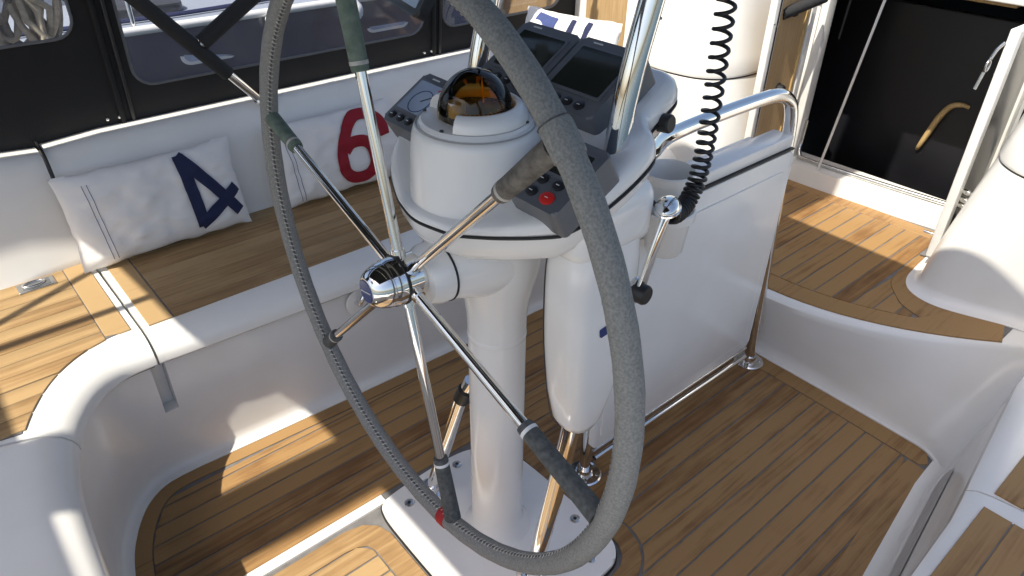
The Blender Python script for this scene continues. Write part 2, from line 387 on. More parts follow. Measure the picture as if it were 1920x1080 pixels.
prism('caulking_bed', [(-1.2, -.528), (-.768, -.528)]+[(q.x-.004, q.y-.004) for q in NOSE if q.y < -.53]+[(-.60, -1.14), (-1.2, -1.14)], .417, .4205, CAULK, bench)
prism('margin_plank', [(-1.2, -.582), (-.772, -.582), (-.764, -.55), (-.764, -.526), (-1.2, -.526)], .418, .4225, TEAK_LIT, bench, bevel=.0012, seg=1)
# backrest and coaming
def coaming(y0, y1, nm, dz=0.0):
    prof = [(-1.154, .416), (-1.162, .44), (-1.20, .60), (-1.222, .68), (-1.232, .705), (-1.25, .722), (-1.275, .728), (-1.30, .728), (-1.36, .724), (-1.42, .70), (-1.45, .3), (-1.20, .3)]
    vs = []; fs = []; K = len(prof); N = 14
    for i in range(N+1):
        y = y0+(y1-y0)*i/N; e = min(y-y0, y1-y); r = max(0, .012-e)*.8
        for xx, z in prof: vs.append((xx-(r if xx > -1.24 else 0), y, z+dz*(1 if z > .5 else 0)-(r if z > .65 else 0)))
    for i in range(N):
        for k in range(K): fs.append((i*K+k, i*K+(k+1) % K, (i+1)*K+(k+1) % K, (i+1)*K+k))
    fs.append(tuple(range(K))); fs.append(tuple(N*K+k for k in range(K))[::-1])
    return raw(nm, vs, fs, GEL, bench, autos=40)
coaming(-.515, 1.52, 'backrest'); coaming(-2.0, -.525, 'backrest', -.006)
tube('joint_seal', [(-1.158, -.52, .425), (-1.198, -.52, .60), (-1.220, -.52, .685), (-1.232, -.52, .710), (-1.252, -.52, .724), (-1.32, -.52, .728)], .0035, BLACK, bench, 8)
# flush latch in the aft seat
lt = box('latch_plate', (-1.12, -.655, .4245), (.05, .088, .005), STEEL, bench, .002)
box('latch_recess', (-1.12, -.655, .4268), (.034, .066, .003), PLAST, lt, .001)
tube('latch_ring', [(-1.12+.013*math.cos(t), -.66+.026*math.sin(t), .4305) for t in [k*math.pi/8 for k in range(16)]], .0035, CHROME, lt, 8, True)
# fitting on the bench front behind the hub
ft = lathe('fitting_plate', [(0, 0), (.045, 0), (.045, .003), (.04, .006), (0, .006)], GEL, bench, T=frame((-.675, .045, .30), (0, 1, 0), (1, 0, 0)))
tube('hook', [(-.67, .03, .305), (-.645, .03, .31), (-.638, .03, .325), (-.64, .045, .34)], .007, CHROME, ft, 10)
adopt(bench)

benchs = thing('bench', (.9, .3, 0), 'white moulded starboard bench edge with dark teak seat beside the sole', 'bench', 'cockpit benches')
st = [p for p in WELL_ST if p[1] < 1.10 ] + [(.612, 1.2, 0), (.61, 1.36, 0)]
ws = [p for p in WELL_ST if p[0] > .05]
walls = [(-.030, -.02), (-.030, .003), (-.020, .004), (-.008, .010), (.004, .024), (.012, .045), (.035, .14), (.055, .28), (.068, .36), (.075, .372), (.09, .38), (.13, .38), (.13, -.02)]
wso = sweep('bench_front', ws, walls, GEL, benchs)
def wall_pt(y, z, lift=.002):
    i_ = next((q for q in range(1, len(ws)) if ws[q-1][1] <= y <= ws[q][1]), len(ws)-1); q0, q1 = ws[i_-1], ws[i_]; base = (q0[0]+(q1[0]-q0[0])*(y-q0[1])/((q1[1]-q0[1]) or 1),); o_ = .012+(z-.045)*.242 if z < .14 else .035+(z-.14)*.143
    return (base[0]+(o_-lift), y, z)
vs = []; fs = []; KY = 40
for j in range(KY+1):
    y = .30+.62*j/KY; e = min(1, max(0, (.92-y)/.03)); hw = .040*math.sqrt(max(.0, 1-(1-e)**2))+.0005
    for k in range(7): vs.append(wall_pt(y, .105+.02*(.92-y)+hw*(k/3-1)))
for j in range(KY):
    for k in range(6): fs.append((j*7+k, j*7+k+1, (j+1)*7+k+1, (j+1)*7+k))
raw('drain_channel', vs, fs, CHANNEL, benchs)  # flat grey patch on the wall in place of a recessed channel
xj = wall_pt(.53, .045, 0)[0]-.012
fa = [Vector((xj, .5325, 0))]+[Vector(p) for p in ws if p[1] > .545]; fb = [Vector(p) for p in ws if p[1] < .515]+[Vector((xj, .5275, 0))]
lids = [(.12, .372), (.082, .372), (.070, .378), (.066, .390), (.070, .404), (.085, .414), (.11, .418), (.60, .418), (.60, .372)]
sweep('seat_lid', fa, lids, GEL, benchs); sweep('seat_lid', fb, lids, GEL, benchs)
for y0, y1 in ((-.4, .505), (.555, 1.24)):
    prism('caulking_bed', [(.807, y0+.002), (1.10, y0+.002), (1.10, y1-.002), (.807, y1-.002)], .417, .4205, CAULK, benchs)
    for k in range(6):
        strip('plank', .805+k*.0505, .805+k*.0505+.048, lambda x: y0, lambda x: y1, .418, .4225, TEAK, benchs, 1)
adopt(benchs)

# ------------------------------------------------------------------ bridge deck
ZD = .28
bd = bpy.data.objects.new('bridge_deck', None); COL.objects.link(bd); bd['kind'] = 'structure'
fe = lambda x: 1.045+.74*x*x
NXD = 48
vs = []; fs = []
prof = [(0, -.03), (0, .004), (1, .006), (2, .02), (3, .045), (4, .24), (5, .262), (6, .274), (7, .28), (8, .28), (8, -.03)]
def xw(z): return .645+(.0 if z < .03 else .012+(z-.045)*.19)
xs = list(range(NXD+1))
RC = .10
for i in xs:
    u = i/NXD; u = 1-(1-u)**1.8
    for k, (kk, z) in enumerate(prof):
        xe = xw(z)+.004; x = -.66+(xe+.66)*u
        f0 = 1.113-.012*(x/.6)**2; top = fe(x)-.022
        y = [f0-.022, f0-.022, f0-.012, f0-.004, f0+.000, (top*.93+f0*.07), top+.002, top+.010, top+.022, 1.98, 1.98][k]
        if x > xe-RC and k < 9: y -= (RC-math.sqrt(max(0, RC*RC-(x-xe+RC)**2)))*(1 if k < 5 else .8)
        vs.append((x, y, z))
K = len(prof)
for i in range(len(xs)-1):
    for k in range(K-1): fs.append((i*K+k, i*K+k+1, (i+1)*K+k+1, (i+1)*K+k))
fs.append(tuple(range(K))); fs.append(tuple((len(xs)-1)*K+k for k in range(K))[::-1])
raw('deck_moulding', vs, fs, GEL, bd, autos=40)
z0, z1 = ZD-.004, ZD+.0045
prism('caulking_bed', [(x, fe(x)+.006) for x in [-.62+1.21*k/20 for k in range(21)]]+[(.59, 1.42), (.30, 1.50), (.27, 1.83), (-.42, 1.83), (-.45, 1.5), (-.62, 1.42)], ZD-.003, ZD+.0022, CAULK, bd)
mw = .075
mxs = [-.62+1.215*k/24 for k in range(25)]
prism('margin_plank', [(x, fe(x)) for x in mxs]+[(.56, 1.43), (.50, 1.405), (.455, 1.39)]+[(x, fe(x)+mw) for x in mxs[::-1] if x < .42], z0, z1, TEAK, bd, bevel=.0012, seg=1)
# curved margin round the starboard moulding
arcc = [(.455, 1.386), (.40, 1.372), (.36, 1.374), (.325, 1.394), (.304, 1.44), (.297, 1.50), (.29, 1.60)]
arci = [(.235, 1.60), (.238, 1.50), (.243, 1.42), (.258, 1.36), (.29, 1.315), (.335, 1.27), (.40, 1.245)]
arcc = [tuple(p) for p in spline([(a, b, 0) for a, b in arcc], 4)]; arci = [tuple(p) for p in spline([(a, b, 0) for a, b in arci], 4)]
prism('curved_margin', [(p[0], p[1]) for p in arcc]+[(p[0], p[1]) for p in arci], z0, z1+.0003, TEAK, bd, bevel=.0012, seg=1)
def arc_hi(x):
    if x < .232: return 1.735
    for p, q in zip(arci, arci[1:]):
        if min(p[0], q[0]) <= x <= max(p[0], q[0]) and p[1] < 1.5: return (p[1]+q[1])/2-.004
    return 1.25
x = .232
k = 0
while x > -.62:
    a = x-PW+GAP
    hi_ = (lambda q: 1.735) if a > -.40 else (lambda q: 1.40)
    strip('plank', a, x, lambda q: fe(q)+mw+.004, hi_, z0, z1, TEAK, bd, 4); x -= PW
x = .2365
while x < .40:
    strip('plank', x, x+PW-GAP, lambda q: fe(q)+mw+.004, arc_hi, z0, z1, TEAK, bd, 6); x += PW
prism('margin_plank', [(-.40, 1.739), (.235, 1.739), (.235, 1.80), (-.40, 1.80)], z0, z1, TEAK, bd, bevel=.0012, seg=1)

# ------------------------------------------------------------------ steering pedestal
ped = thing('steering_pedestal', (0, 0, 0), 'white steering pedestal column with base plate and instrument pod on the teak sole', 'pedestal')
bp_poly = [(p[0], p[1]) for p in spline([(-.205, -.20, 0), (-.235, -.17, 0), (-.245, -.05, 0), (-.244, .05, 0), (-.225, .11, 0), (-.165, .165, 0), (-.10, .183, 0), (.10, .186, 0), (.20, .184, 0), (.255, .155, 0), (.272, .10, 0), (.272, -.05, 0), (.262, -.17, 0), (.24, -.20, 0), (.10, -.207, 0), (-.1, -.207, 0)], 5, True)]
prism('base_seal', [(p[0]*1.012, p[1]*1.012) for p in bp_poly], -.008, .006, BLACK, ped)
prism('base_plate', bp_poly, -.004, .016, GELP, ped, bevel=.008)
for sx, sy in ((-.212, .035), (-.186, -.135), (-.10, .15), (.12, .152), (.225, .10), (.222, -.12)):
    sc = lathe('screw', [(0, .0155), (.0125, .0155), (.0125, .0185), (.010, .020), (0, .020)], STEEL, ped, T=Matrix.Translation((sx, sy, 0)), seg=18)
    lathe('socket', [(0, .0195), (.005, .0195), (.005, .0206), (0, .0206)], PLASTD, sc, T=Matrix.Translation((sx, sy, 0)), seg=6)
lathe('column', [(.085, .010), (.079, .022), (.068, .034), (.062, .052), (.0612, .08), (.060, .30), (.0595, .60), (.0596, .612), (.0598, .612), (.060, .645), (.062, .67), (.067, .70), (.076, .735), (.084, .77), (.088, .80), (.088, .86), (0, .86)], GELP, ped, autos=60)
lathe('column_ring', [(.0590, .598), (.0606, .602), (.0606, .609), (.0590, .613)], GELP, ped)
TA = frame((0, -.06, .805), (1, 0, 0), (.02, -1, 0))
lathe('shaft_housing', [(.088, -.06), (.080, .0), (.066, .045), (.058, .072), (.0575, .074), (.056, .075), (.056, .077), (.0575, .078), (.056, .10), (.048, .118), (0, .118)], GELP, ped, T=TA)
lathe('housing_seam', [(.0560, .0740), (.0592, .0740), (.0592, .0765), (.0560, .0765)], PLASTD, ped, T=TA)
# pod
half = [(0, -.176), (.055, -.165), (.105, -.147), (.158, -.120), (.205, -.084), (.236, -.045), (.250, .0), (.251, .07), (.238, .132), (.202, .166), (.174, .195), (.163, .24), (.150, .29), (.11, .322), (.05, .335), (0, .337)]
out = spline([(a, b, 0) for a, b in half]+[(-a, b, 0) for a, b in half[-2:0:-1]], 5, True)
def tzf(p): return .912+.22*max(0, abs(p.x)-.08)+.37*max(0, p.y+.06)+.05*max(0, -p.y-.06)
CP = Vector((0, .06, 0))
def ring(sc, dz, zf=None, lift=0.0):
    o_ = []
    for p in out:
        q = CP+(p-CP)*sc; z = tzf(p)+dz*(1 if dz < 0 else .45+.55*max(0, min(1, (p.y+.16)/.14)))
        o_.append(Vector((q.x, q.y, z)))
    return o_
def loft(name, rings, m, parent, cap0=True, cap1=True):
    vs = []; fs = []; K = len(rings[0])
    for r_ in rings: vs += r_
    for i in range(len(rings)-1):
        for k in range(K): fs.append((i*K+k, i*K+(k+1) % K, (i+1)*K+(k+1) % K, (i+1)*K+k))
    if cap0: fs.append(tuple(range(K))[::-1])
    if cap1: fs.append(tuple((len(rings)-1)*K+k for k in range(K)))
    return raw(name, vs, fs, m, parent, autos=45)
low = []
for sc, dz in ((.42, None), (.52, -.080), (.80, -.068), (.925, -.048), (.975, -.024), (.99, -.004)):
    low.append(ring(sc, dz) if dz is not None else [Vector((v.x*.9, v.y*.9, .80)) for v in ring(.30, 0)])
loft('pod_base', low, GELP, ped)
tube('pod_seal', ring(.995, -.001), .0026, BLACK, ped, 8, True)
upr = [ring(.985, .002), ring(1.0, .008), ring(.995, .020), ring(.975, .032), ring(.94, .038), ring(.90, .040)]
loft('pod_top', upr, GELP, ped)
lathe('binnacle', [(.119, .88), (.115, .95), (.110, 1.02), (.1065, 1.045), (.103, 1.054), (.096, 1.059), (.0, 1.059)], GELP, ped, T=Matrix.Translation((0, -.045, 0)), autos=60, seg=64)
lathe('binnacle_groove', [(.0975, 1.0585), (.0995, 1.0605), (.1012, 1.0585)], GELG, ped, T=Matrix.Translation((0, -.045, 0)), seg=64)
# swell under the starboard wing, where the control housing hangs
sw = bmesh.new(); bmesh.ops.create_cube(sw, size=1); bmesh.ops.transform(sw, matrix=Matrix.Translation((.188, .065, .925)) @ Matrix.Diagonal((.11, .19, .12, 1)), verts=sw.verts)
bmesh.ops.bevel(sw, geom=list(sw.edges), offset=.035, segments=5, affect='EDGES', profile=.5); fin(sw, 'pod_swell', GELP, ped, autos=60)
kn = lathe('plug_cap', [(0, .05), (.019, .05), (.022, .046), (.022, .016), (.019, .012), (.026, .008), (.026, 0), (0, 0)], BLACK, ped, T=frame((.145, .235, 1.035), (0, 0, 1), (1, .15, .1)) @ Matrix.Scale(.75, 4), seg=20)
adopt(ped)

# compass
cp = thing('compass', (0, -.045, 1.059), 'domed amber steering compass in white hood on top of the pedestal', 'compass')
TC = Matrix.Translation((0, -.045, 1.059))
lathe('base_ring', [(0, 0), (.094, 0), (.094, .004), (.090, .008), (.080, .009), (0, .009)], GELP, cp, T=TC, seg=56)
TH = TC @ Matrix.Rotation(R(0), 4, 'Z')
lathe('hood', [(.0885, .009), (.087, .018), (.082, .027), (.074, .033), (.068, .033), (.0645, .029), (.064, .009)], GELP, cp, T=TH, seg=60, arc=(R(-62), R(203)), autos=50)
dome = [(.0635*math.cos(t), .012+.074*math.sin(t)) for t in [math.pi/2*k/14 for k in range(15)]]
lathe('dome', dome, AMBER, cp, T=TC, seg=48, autos=80)
bowl = lathe('bowl', [(0, .010), (.060, .010), (.061, .020), (.058, .0205), (.056, .014), (0, .0135)], PLASTD, cp, T=TC, seg=40)
card = lathe('card', [(0, .024), (.045, .022), (.050, .019), (.050, .015), (0, .015)], DARKIN, cp, T=TC, seg=40)
ORG = mat('orange_marks', (.75, .28, .03), .5, var=.1)
tb = bmesh.new()
for k in range(36):
    a = 2*math.pi*k/36; l = .010 if k % 3 == 0 else .006
    c_, s_ = math.cos(a), math.sin(a)
    v = [tb.verts.new((r_*c_-w_*s_, r_*s_+w_*c_, z)) for r_, w_, z in ((.0475, -.0011, .0228), (.0475, .0011, .0228), (.0475-l, .0011, .0245), (.0475-l, -.0011, .0245))]
    tb.faces.new(v)
fin(tb, 'card_marks', ORG, card, T=TC)
tube('lubber_line', [(-.010, -.02, 1.082), (-.012, -.022, 1.125)], .0014, ORG, cp, 8)
gm = lathe('gimbal_block', [(0, 0), (.014, 0), (.014, .03), (0, .03)], GELG, cp, T=TC @ Matrix.Translation((.008, -.044, .014)), seg=14)
for a in (-75, 30, 150, 215):
    lathe('screw', [(0, .009), (.0035, .009), (.003, .0115), (0, .0115)], PLASTD, cp, T=TC @ Matrix.Translation((.089*math.cos(R(a)), .089*math.sin(R(a)), 0)), seg=10)
adopt(cp)

# instruments
def instrument(name, T, wd, ht, th, label, cat, screen, smat, buttons, logo=True, group=None):
    """T: origin at the middle of the lower edge of the face, x along the lower edge, y up the face"""
    t = thing(name, T.translation, label, cat, group)
    hw = wd/2
    bm = prism_bm(rrect(-hw, hw, 0, ht, .009), -th, 0, .005)
    fin(bm, 'case', PLAST, t, T=T)
    sx0, sx1, sy0, sy1 = screen
    fr = prism('bezel', rrect(sx0-.006, sx1+.006, sy0-.006, sy1+.006, .005), -.001, .0022, PLAST, t, bevel=.001, T=T)
    prism('screen', rrect(sx0, sx1, sy0, sy1, .003), 0, .0030, smat, t, T=T)
    if logo:
        prism('maker_mark', rrect(-hw+.030, -hw+.052, ht-.010, ht-.007, .001), 0, .0008, WHITEP, t, T=T)
    for (bx_, by_, br, bmat) in buttons:
        b_ = lathe('button', [(0, .0042), (br*.7, .0042), (br, .0028), (br, 0)], bmat, t, T=T @ Matrix.Translation((bx_, by_, 0)) @ Matrix.Diagonal((1.2, 1, 1, 1)), seg=18)
        prism('legend', rrect(-.0035, .0035, -.0007, .0007, .0005), .0043, .0046, WHITEP, b_, T=T @ Matrix.Translation((bx_, by_, 0)))
    adopt(t)
    return t
def face(o, slope, yaw=0.0):
    x = Vector((math.cos(yaw), math.sin(yaw), 0)); y = Vector((-math.sin(yaw)*math.cos(slope), math.cos(yaw)*math.cos(slope), math.sin(slope)))
    z = x.cross(y); return Matrix(((x.x, y.x, z.x, o[0]), (x.y, y.y, z.y, o[1]), (x.z, y.z, z.z, o[2]), (0, 0, 0, 1)))
inst = instrument('wind_display', face((-.182, -.083, 1.005), R(31)), .112, .125, .05, 'small grey wind display with pale blue screen beside the compass', 'display', (-.044, .044, .034, .105), LCDB,
           [(-.038, .016, .008, PLASTD), (-.012, .016, .008, PLASTD), (.014, .016, .008, PLASTD), (.040, .016, .008, PLASTD)])
TG = face((-.182, -.083, 1.005), R(31))
dial = tube('dial_ring', [tuple(TG @ Vector((.026*math.cos(t), .062+.026*math.sin(t), .0034))) for t in [k*math.pi/12 for k in range(24)]], .0008, BLUEB, None, 6, True)
dial.parent = inst; dial.matrix_parent_inverse = inst.matrix_world.inverted()
nd = tube('needle', [tuple(TG @ Vector((0, .062, .0034))), tuple(TG @ Vector((.018, .078, .0034)))], .0010, PLASTD, None, 6)
nd.parent = inst; nd.matrix_parent_inverse = inst.matrix_world.inverted()
rl = prism('red_sector', [(.018, .094), (.040, .098), (.040, .101), (.018, .098)], .0030, .0034, REDB, None, T=TG)
rl.parent = inst; rl.matrix_parent_inverse = inst.matrix_world.inverted()
instrument('autopilot_control', face((.192, -.098, 1.0), R(30)), .112, .132, .055, 'grey autopilot control unit with round keys and one red button', 'control unit', (-.040, .040, .062, .112), LCD,
           [(-.040, .048, .009, PLASTD), (-.012, .046, .009, PLASTD), (-.012, .020, .009, PLASTD), (-.042, .020, .009, PLASTD), (.022, .046, .009, PLASTD), (.022, .020, .011, REDB)], False)
pb = [(-.05, .018, .009, PLASTD), (-.022, .018, .009, PLASTD), (.006, .018, .009, PLASTD), (.034, .018, .009, PLASTD)]
instrument('chart_plotter', face((-.088, .076, 1.070), R(32)), .148, .155, .06, 'grey chart plotter with dark screen beside the port steel hoop tube', 'plotter', (-.056, .056, .042, .132), LCD, pb, True, 'chart plotters on the pod')
instrument('chart_plotter', face((.066, .078, 1.072), R(32)), .148, .155, .06, 'grey chart plotter with dark screen beside the starboard steel hoop tube', 'plotter', (-.056, .056, .042, .132), LCD, pb, True, 'chart plotters on the pod')

# ------------------------------------------------------------------ steering wheel
WC = Vector((-.008, -.203, .812)); wa, wb, WR, w0 = -.035, .012, .531, 6.554
wn = Vector((math.sin(wa), -math.cos(wa)*math.cos(wb), math.cos(wa)*math.sin(wb))); wu = wn.cross(Vector((0, 0, 1))).normalized(); wv = wu.cross(wn)
def wp(a, r, d=0.0): return WC+wu*(r*math.cos(a))+wv*(r*math.sin(a))+wn*d
wh = thing('helm_wheel', WC, 'large steering wheel with grey suede rim and six polished steel spokes', 'steering wheel')
TR = .0182
rim = tube('rim', [wp(2*math.pi*k/160, WR) for k in range(160)], [TR*(1+.02*math.sin(k*1.7)+.012*math.sin(k*.61)) for k in range(160)], SUEDE, wh, 20, True)
# lacing on the inner side of the rim
lb = bmesh.new(); NS = 300
for k in range(NS):
    a = 2*math.pi*k/NS; sgn = 1 if k % 2 else -1
    def on(aa, ph): return wp(aa, WR-math.cos(ph)*(TR+.0006), math.sin(ph)*(TR+.0006))
    j1, j2 = random.uniform(-.0018, .0018), random.uniform(-.06, .06); p0 = on(a-.004+j1, .34-.24+j2); p1 = on(a+.005-j1, .34+.24+j2)
    d = (p1-p0).normalized(); n_ = (p0-wp(a, WR)).normalized(); s_ = d.cross(n_)*.0014
    vsb = [lb.verts.new(p0-s_), lb.verts.new(p0+s_), lb.verts.new(p1+s_), lb.verts.new(p1-s_), lb.verts.new((p0+p1)/2+n_*.0022-s_*.6), lb.verts.new((p0+p1)/2+n_*.0022+s_*.6)]
    lb.faces.new((vsb[0], vsb[1], vsb[5], vsb[4])); lb.faces.new((vsb[4], vsb[5], vsb[2], vsb[3])); lb.faces.new((vsb[0], vsb[4], vsb[3])); lb.faces.new((vsb[1], vsb[2], vsb[5]))
la = fin(lb, 'lacing', THREAD, rim, smooth=False); la['kind'] = 'stuff'
def seam_pts(ph0): return [wp(2*math.pi*k/160, WR-math.cos(ph0)*(TR-.0008), math.sin(ph0)*(TR-.0008)) for k in range(160)]
tube('lacing_seam', seam_pts(.34), .0022, SUEDED, rim, 6, True)
def rim_sleeve(nm, a, half, r, m):
    tube(nm, [wp(a+half*(k/5-1), WR) for k in range(11)], [r*(.97 if k in (0, 10) else 1) for k in range(11)], m, rim, 20)
sp_mats = [SUEDEG, SUEDED, SUEDED, SUEDED, SUEDEB, SUEDEG]
for k in range(6):
    a = w0-k*math.pi/3
    gl = (.125, .085, .16, .185, .155, .185)[k]
    s_ = tube('spoke', [wp(a, .030, .0), wp(a, WR-gl+.01)], .0095, CHROME, wh, 16)
    g_ = tube('spoke_grip', [wp(a, WR-gl), wp(a, WR-gl+.006), wp(a, WR-gl*.5), wp(a, WR-.016)], [.0135, .0145, .0155, .0165], sp_mats[k], wh, 18)
    tube('grip_whipping', [wp(a, WR-gl+.010), wp(a, WR-gl+.016)], .0152, WHITEP if k in (2, 3) else THREAD, g_, 18)
aR = w0-4*math.pi/3
rim_sleeve('rim_collar', aR, .042, TR+.0022, SUEDE)
tube('collar_stitch', [wp(aR-.040, WR)+(wu*math.cos(aR-.04)+wv*math.sin(aR-.04))*math.cos(t)*(TR+.0026)+wn*math.sin(t)*(TR+.0026) for t in [k*math.pi/10 for k in range(20)]], .0009, SUEDED, rim, 6, True)
aS = w0-2*math.pi/3+.055
rim_sleeve('king_spoke_whipping', aS, .024, TR+.0016, REDW)
TW = frame(WC, wu, wn)
hub = lathe('hub', [(0, -.048), (.034, -.048), (.036, -.044), (.036, -.030), (.038, -.028), (.040, -.026), (.040, .008), (.043, .010), (.043, .030), (.041, .034), (.041, .038), (.0, .038)], CHROME, wh, T=TW, seg=48)
lathe('hub_ring', [(.0405, .0085), (.0448, .0085), (.0448, .0135), (.0405, .0135)], BLACK, hub, T=TW)
cap = lathe('hub_cap', [(.041, .036), (.040, .044), (.036, .056), (.030, .066), (.024, .071), (.022, .072), (0, .072)], CHROME, wh, T=TW, seg=48, autos=50)
bd_ = lathe('badge', [(0, .0735), (.020, .0735), (.0215, .072)], BLUEB, cap, T=TW)
prism('badge_stripe', [(-.017, -.004), (.016, .003), (.016, .0045), (-.017, -.0025)], .0735, .0742, WHITEP, bd_, T=TW)
for k in range(6):
    a = w0-k*math.pi/3
    tube('spoke_boss', [wp(a, .030), wp(a, .052)], .0125, CHROME, hub, 14)
adopt(wh)

# ------------------------------------------------------------------ guard tubes
GU = [Vector((.172, -.040, .012)), Vector((.186, .048, .50)), Vector((.190, .092, 1.05)), Vector((.192, .148, 1.30)), Vector((.19, .20, 1.55))]
hoop = thing('guard_hoop', (.172, -.04, .012), 'polished steel guard hoop rising through the pod on both sides of the compass', 'guard rail')
tube('starboard_tube', spline(GU, 6), .0195, CHROME, hoop, 24)
tube('port_tube', spline([(-.205, .115, 1.02), (-.207, .125, 1.08), (-.207, .15, 1.18), (-.205, .175, 1.30), (-.20, .21, 1.55)], 6), .0195, CHROME, hoop, 24)
tube('top_bar', spline([(-.20, .21, 1.55), (-.18, .22, 1.59), (-.1, .222, 1.60), (.1, .222, 1.60), (.17, .22, 1.59), (.19, .20, 1.55)], 6), .0195, CHROME, hoop, 20)
tube('tube_joint', [(.1905, .137, 1.232), (.1905, .1372, 1.234)], .0198, PLASTD, hoop, 24)
pb_ = tube('port_brace', [(-.188, -.066, .014), (-.10, -.025, .36), (-.075, -.012, .43)], .0155, CHROME, hoop, 18)
tube('brace_clamp', [(-.098, -.024, .365), (-.085, -.018, .40)], .020, BLACK, hoop, 16)
for q in ((.172, -.040), (-.188, -.066)):
    lathe('foot_flange', [(0, .0155), (.036, .0155), (.036, .019), (.024, .022), (.021, .034), (0, .034)], CHROME, hoop, T=Matrix.Translation((q[0], q[1], 0)), seg=28)
adopt(hoop)

# control housing with throttle lever
ec = thing('engine_control', (.19, .05, .44), 'white engine control housing on the steel tube with chrome throttle lever', 'engine control')
def hull_sec(z, w, y0, y1): return rrect(.188-w, .188+w+.01, y0, y1, min(w*.8, .035), 4), z
secs = [(.462, .022, .024, .064), (.470, .034, .012, .080), (.49, .040, .002, .094), (.56, .046, -.010, .115), (.68, .050, -.022, .135), (.78, .050, -.026, .142), (.85, .048, -.026, .142), (.885, .046, -.020, .138)]
rg = []
for z, w_, a, b in secs:
    rg.append([Vector((x, y, z)) for x, y in rrect(.188-w_, .188+w_+.006, a, b, min(w_*.9, .034), 5)])
hs = loft('housing', rg, GELP, ec)
sm = []
for z, w_, a, b in secs: sm.append((.188-w_*.55, a-.0004, z))
tube('housing_seam', spline(sm, 3), .0014, PLASTD, ec, 6)
prism('maker_badge', rrect(-.013, .013, -.009, .009, .003), 0, .0022, BLUEB, ec, T=frame((.2445, .044, .725), (0, 1, .1), (1, 0, .04)))
lathe('pivot', [(0, .038), (.016, .038), (.0185, .034), (.0185, .006), (.023, .003), (.023, -.01), (0, -.01)], BLACK, ec, T=frame((.235, .112, .782), (0, 1, 0), (1, .08, 0)), seg=24)
lathe('pivot_collar', [(.0, .014), (.025, .014), (.026, .010), (.026, .0), (.0, .0)], CHROME, ec, T=frame((.237, .112, .782), (0, 1, 0), (1, .08, 0)), seg=24)
lv = box('lever', (0, 0, .075), (.008, .022, .15), CHROME, ec, .003, T=frame((.256, .112, .782), (1, 0, 0), (.0, .34, 1)))
bmk = bmesh.new(); bmesh.ops.create_uvsphere(bmk, u_segments=28, v_segments=16, radius=1)
bmesh.ops.transform(bmk, matrix=Matrix.Translation((.252, .166, .932)) @ Matrix.Rotation(R(28), 4, 'Z') @ Matrix.Diagonal((.021, .034, .015, 1)), verts=bmk.verts)
fin(bmk, 'lever_knob', CHROME, ec, autos=180)
lathe('knob_ring', [(.0262, 0), (.0285, .001), (.0285, .004), (.0262, .005)], CHROME, ec, T=Matrix.Translation((.252, .166, .926)) @ Matrix.Rotation(R(28), 4, 'Z') @ Matrix.Diagonal((.80, 1.28, 1, 1)), seg=28)
adopt(ec)

# coiled cord
hp = []
axis = spline([(.20, .318, 1.62), (.20, .316, 1.40), (.20, .317, 1.236), (.20, .325, 1.03), (.201, .318, .93), (.205, .290, .885), (.215, .248, .878), (.225, .215, .890)], 30)
L = [0]
for a, b in zip(axis, axis[1:]): L.append(L[-1]+(b-a).length)
N = 1500; ph = 0; sref = Vector((1, 0, 0))
for i in range(N):
    s_ = L[-1]*i/(N-1); j = max(0, min(len(L)-2, next((q for q in range(len(L)-1) if L[q+1] >= s_), len(L)-2)))
    t_ = (s_-L[j])/max(1e-6, L[j+1]-L[j]); c = axis[j].lerp(axis[j+1], t_); d = (axis[j+1]-axis[j]).normalized()
    e1 = d.cross(Vector((.3, .9, .1))).normalized(); e2 = d.cross(e1)
    pitch = .0235 if c.z > 1.06 else (.0235-(1.06-c.z)/.17*.0140 if c.z > .89 else .0095)
    ph += (L[-1]/(N-1))/pitch*2*math.pi
    hp.append(c+.0148*(math.cos(ph)*e1+math.sin(ph)*e2))
cord = tube('coiled_cord', hp, .0036, BLACK, None, 7)
tag(cord, 'black coiled cable hanging down beside the chrome throttle knob', 'cable')
tag(tube('cable', spline([(.15, .215, .965), (.158, .20, .93), (.19, .205, .905), (.215, .20, .895), (.225, .195, .885)], 6), .0042, BLACK), 'short black cable drooping from the end of the steel table rail', 'cable')

# ------------------------------------------------------------------ cockpit table
tbz = thing('cockpit_table', (.02, .6, 0), 'white folded cockpit table with drop leaf and polished tube frame on the sole', 'table')
leafT = Matrix(((0, 0, 1, .046), (1, 0, 0, 0), (0, 1, 0, 0), (0, 0, 0, 1)))
prism('leaf', rrect(.262, .938, .135, .768, .018), 0, .016, GEL, tbz, bevel=.004, T=leafT)
prism('leaf_panel', rrect(.285, .905, .17, .72, .008), .0155, .0195, GEL, tbz, bevel=.003, T=leafT)
prism('leaf', rrect(.262, .938, .135, .768, .018), 0, .016, GEL, tbz, bevel=.004, T=Matrix.Translation((-.112, 0, 0)) @ leafT)
box('table_top', (.024, .635, .790), (.060, .60, .032), GEL, tbz, .004)
box('hinge_seal', (.052, .64, .7715), (.018, .598, .0045), BLACK, tbz, .001)
box('locker_body', (-.002, .60, .46), (.088, .60, .62), GEL, tbz, .01)
tube('handrail', spline([(.135, .21, .966), (.10, .30, .945), (.05, .42, .934), (.036, .60, .931), (.034, .76, .929), (.033, .85, .922), (.033, .905, .898), (.033, .932, .86), (.033, .945, .80), (.032, .955, .70), (.030, 1.0, .35), (.028, 1.035, .012)], 6), .0165, CHROME, tbz, 20)
tube('aft_leg', [(.025, .275, .80), (.022, .285, .012)], .0145, CHROME, tbz, 16)
tube('foot_rail', [(.064, .27, .105), (.064, .93, .098)], .0075, CHROME, tbz, 12)
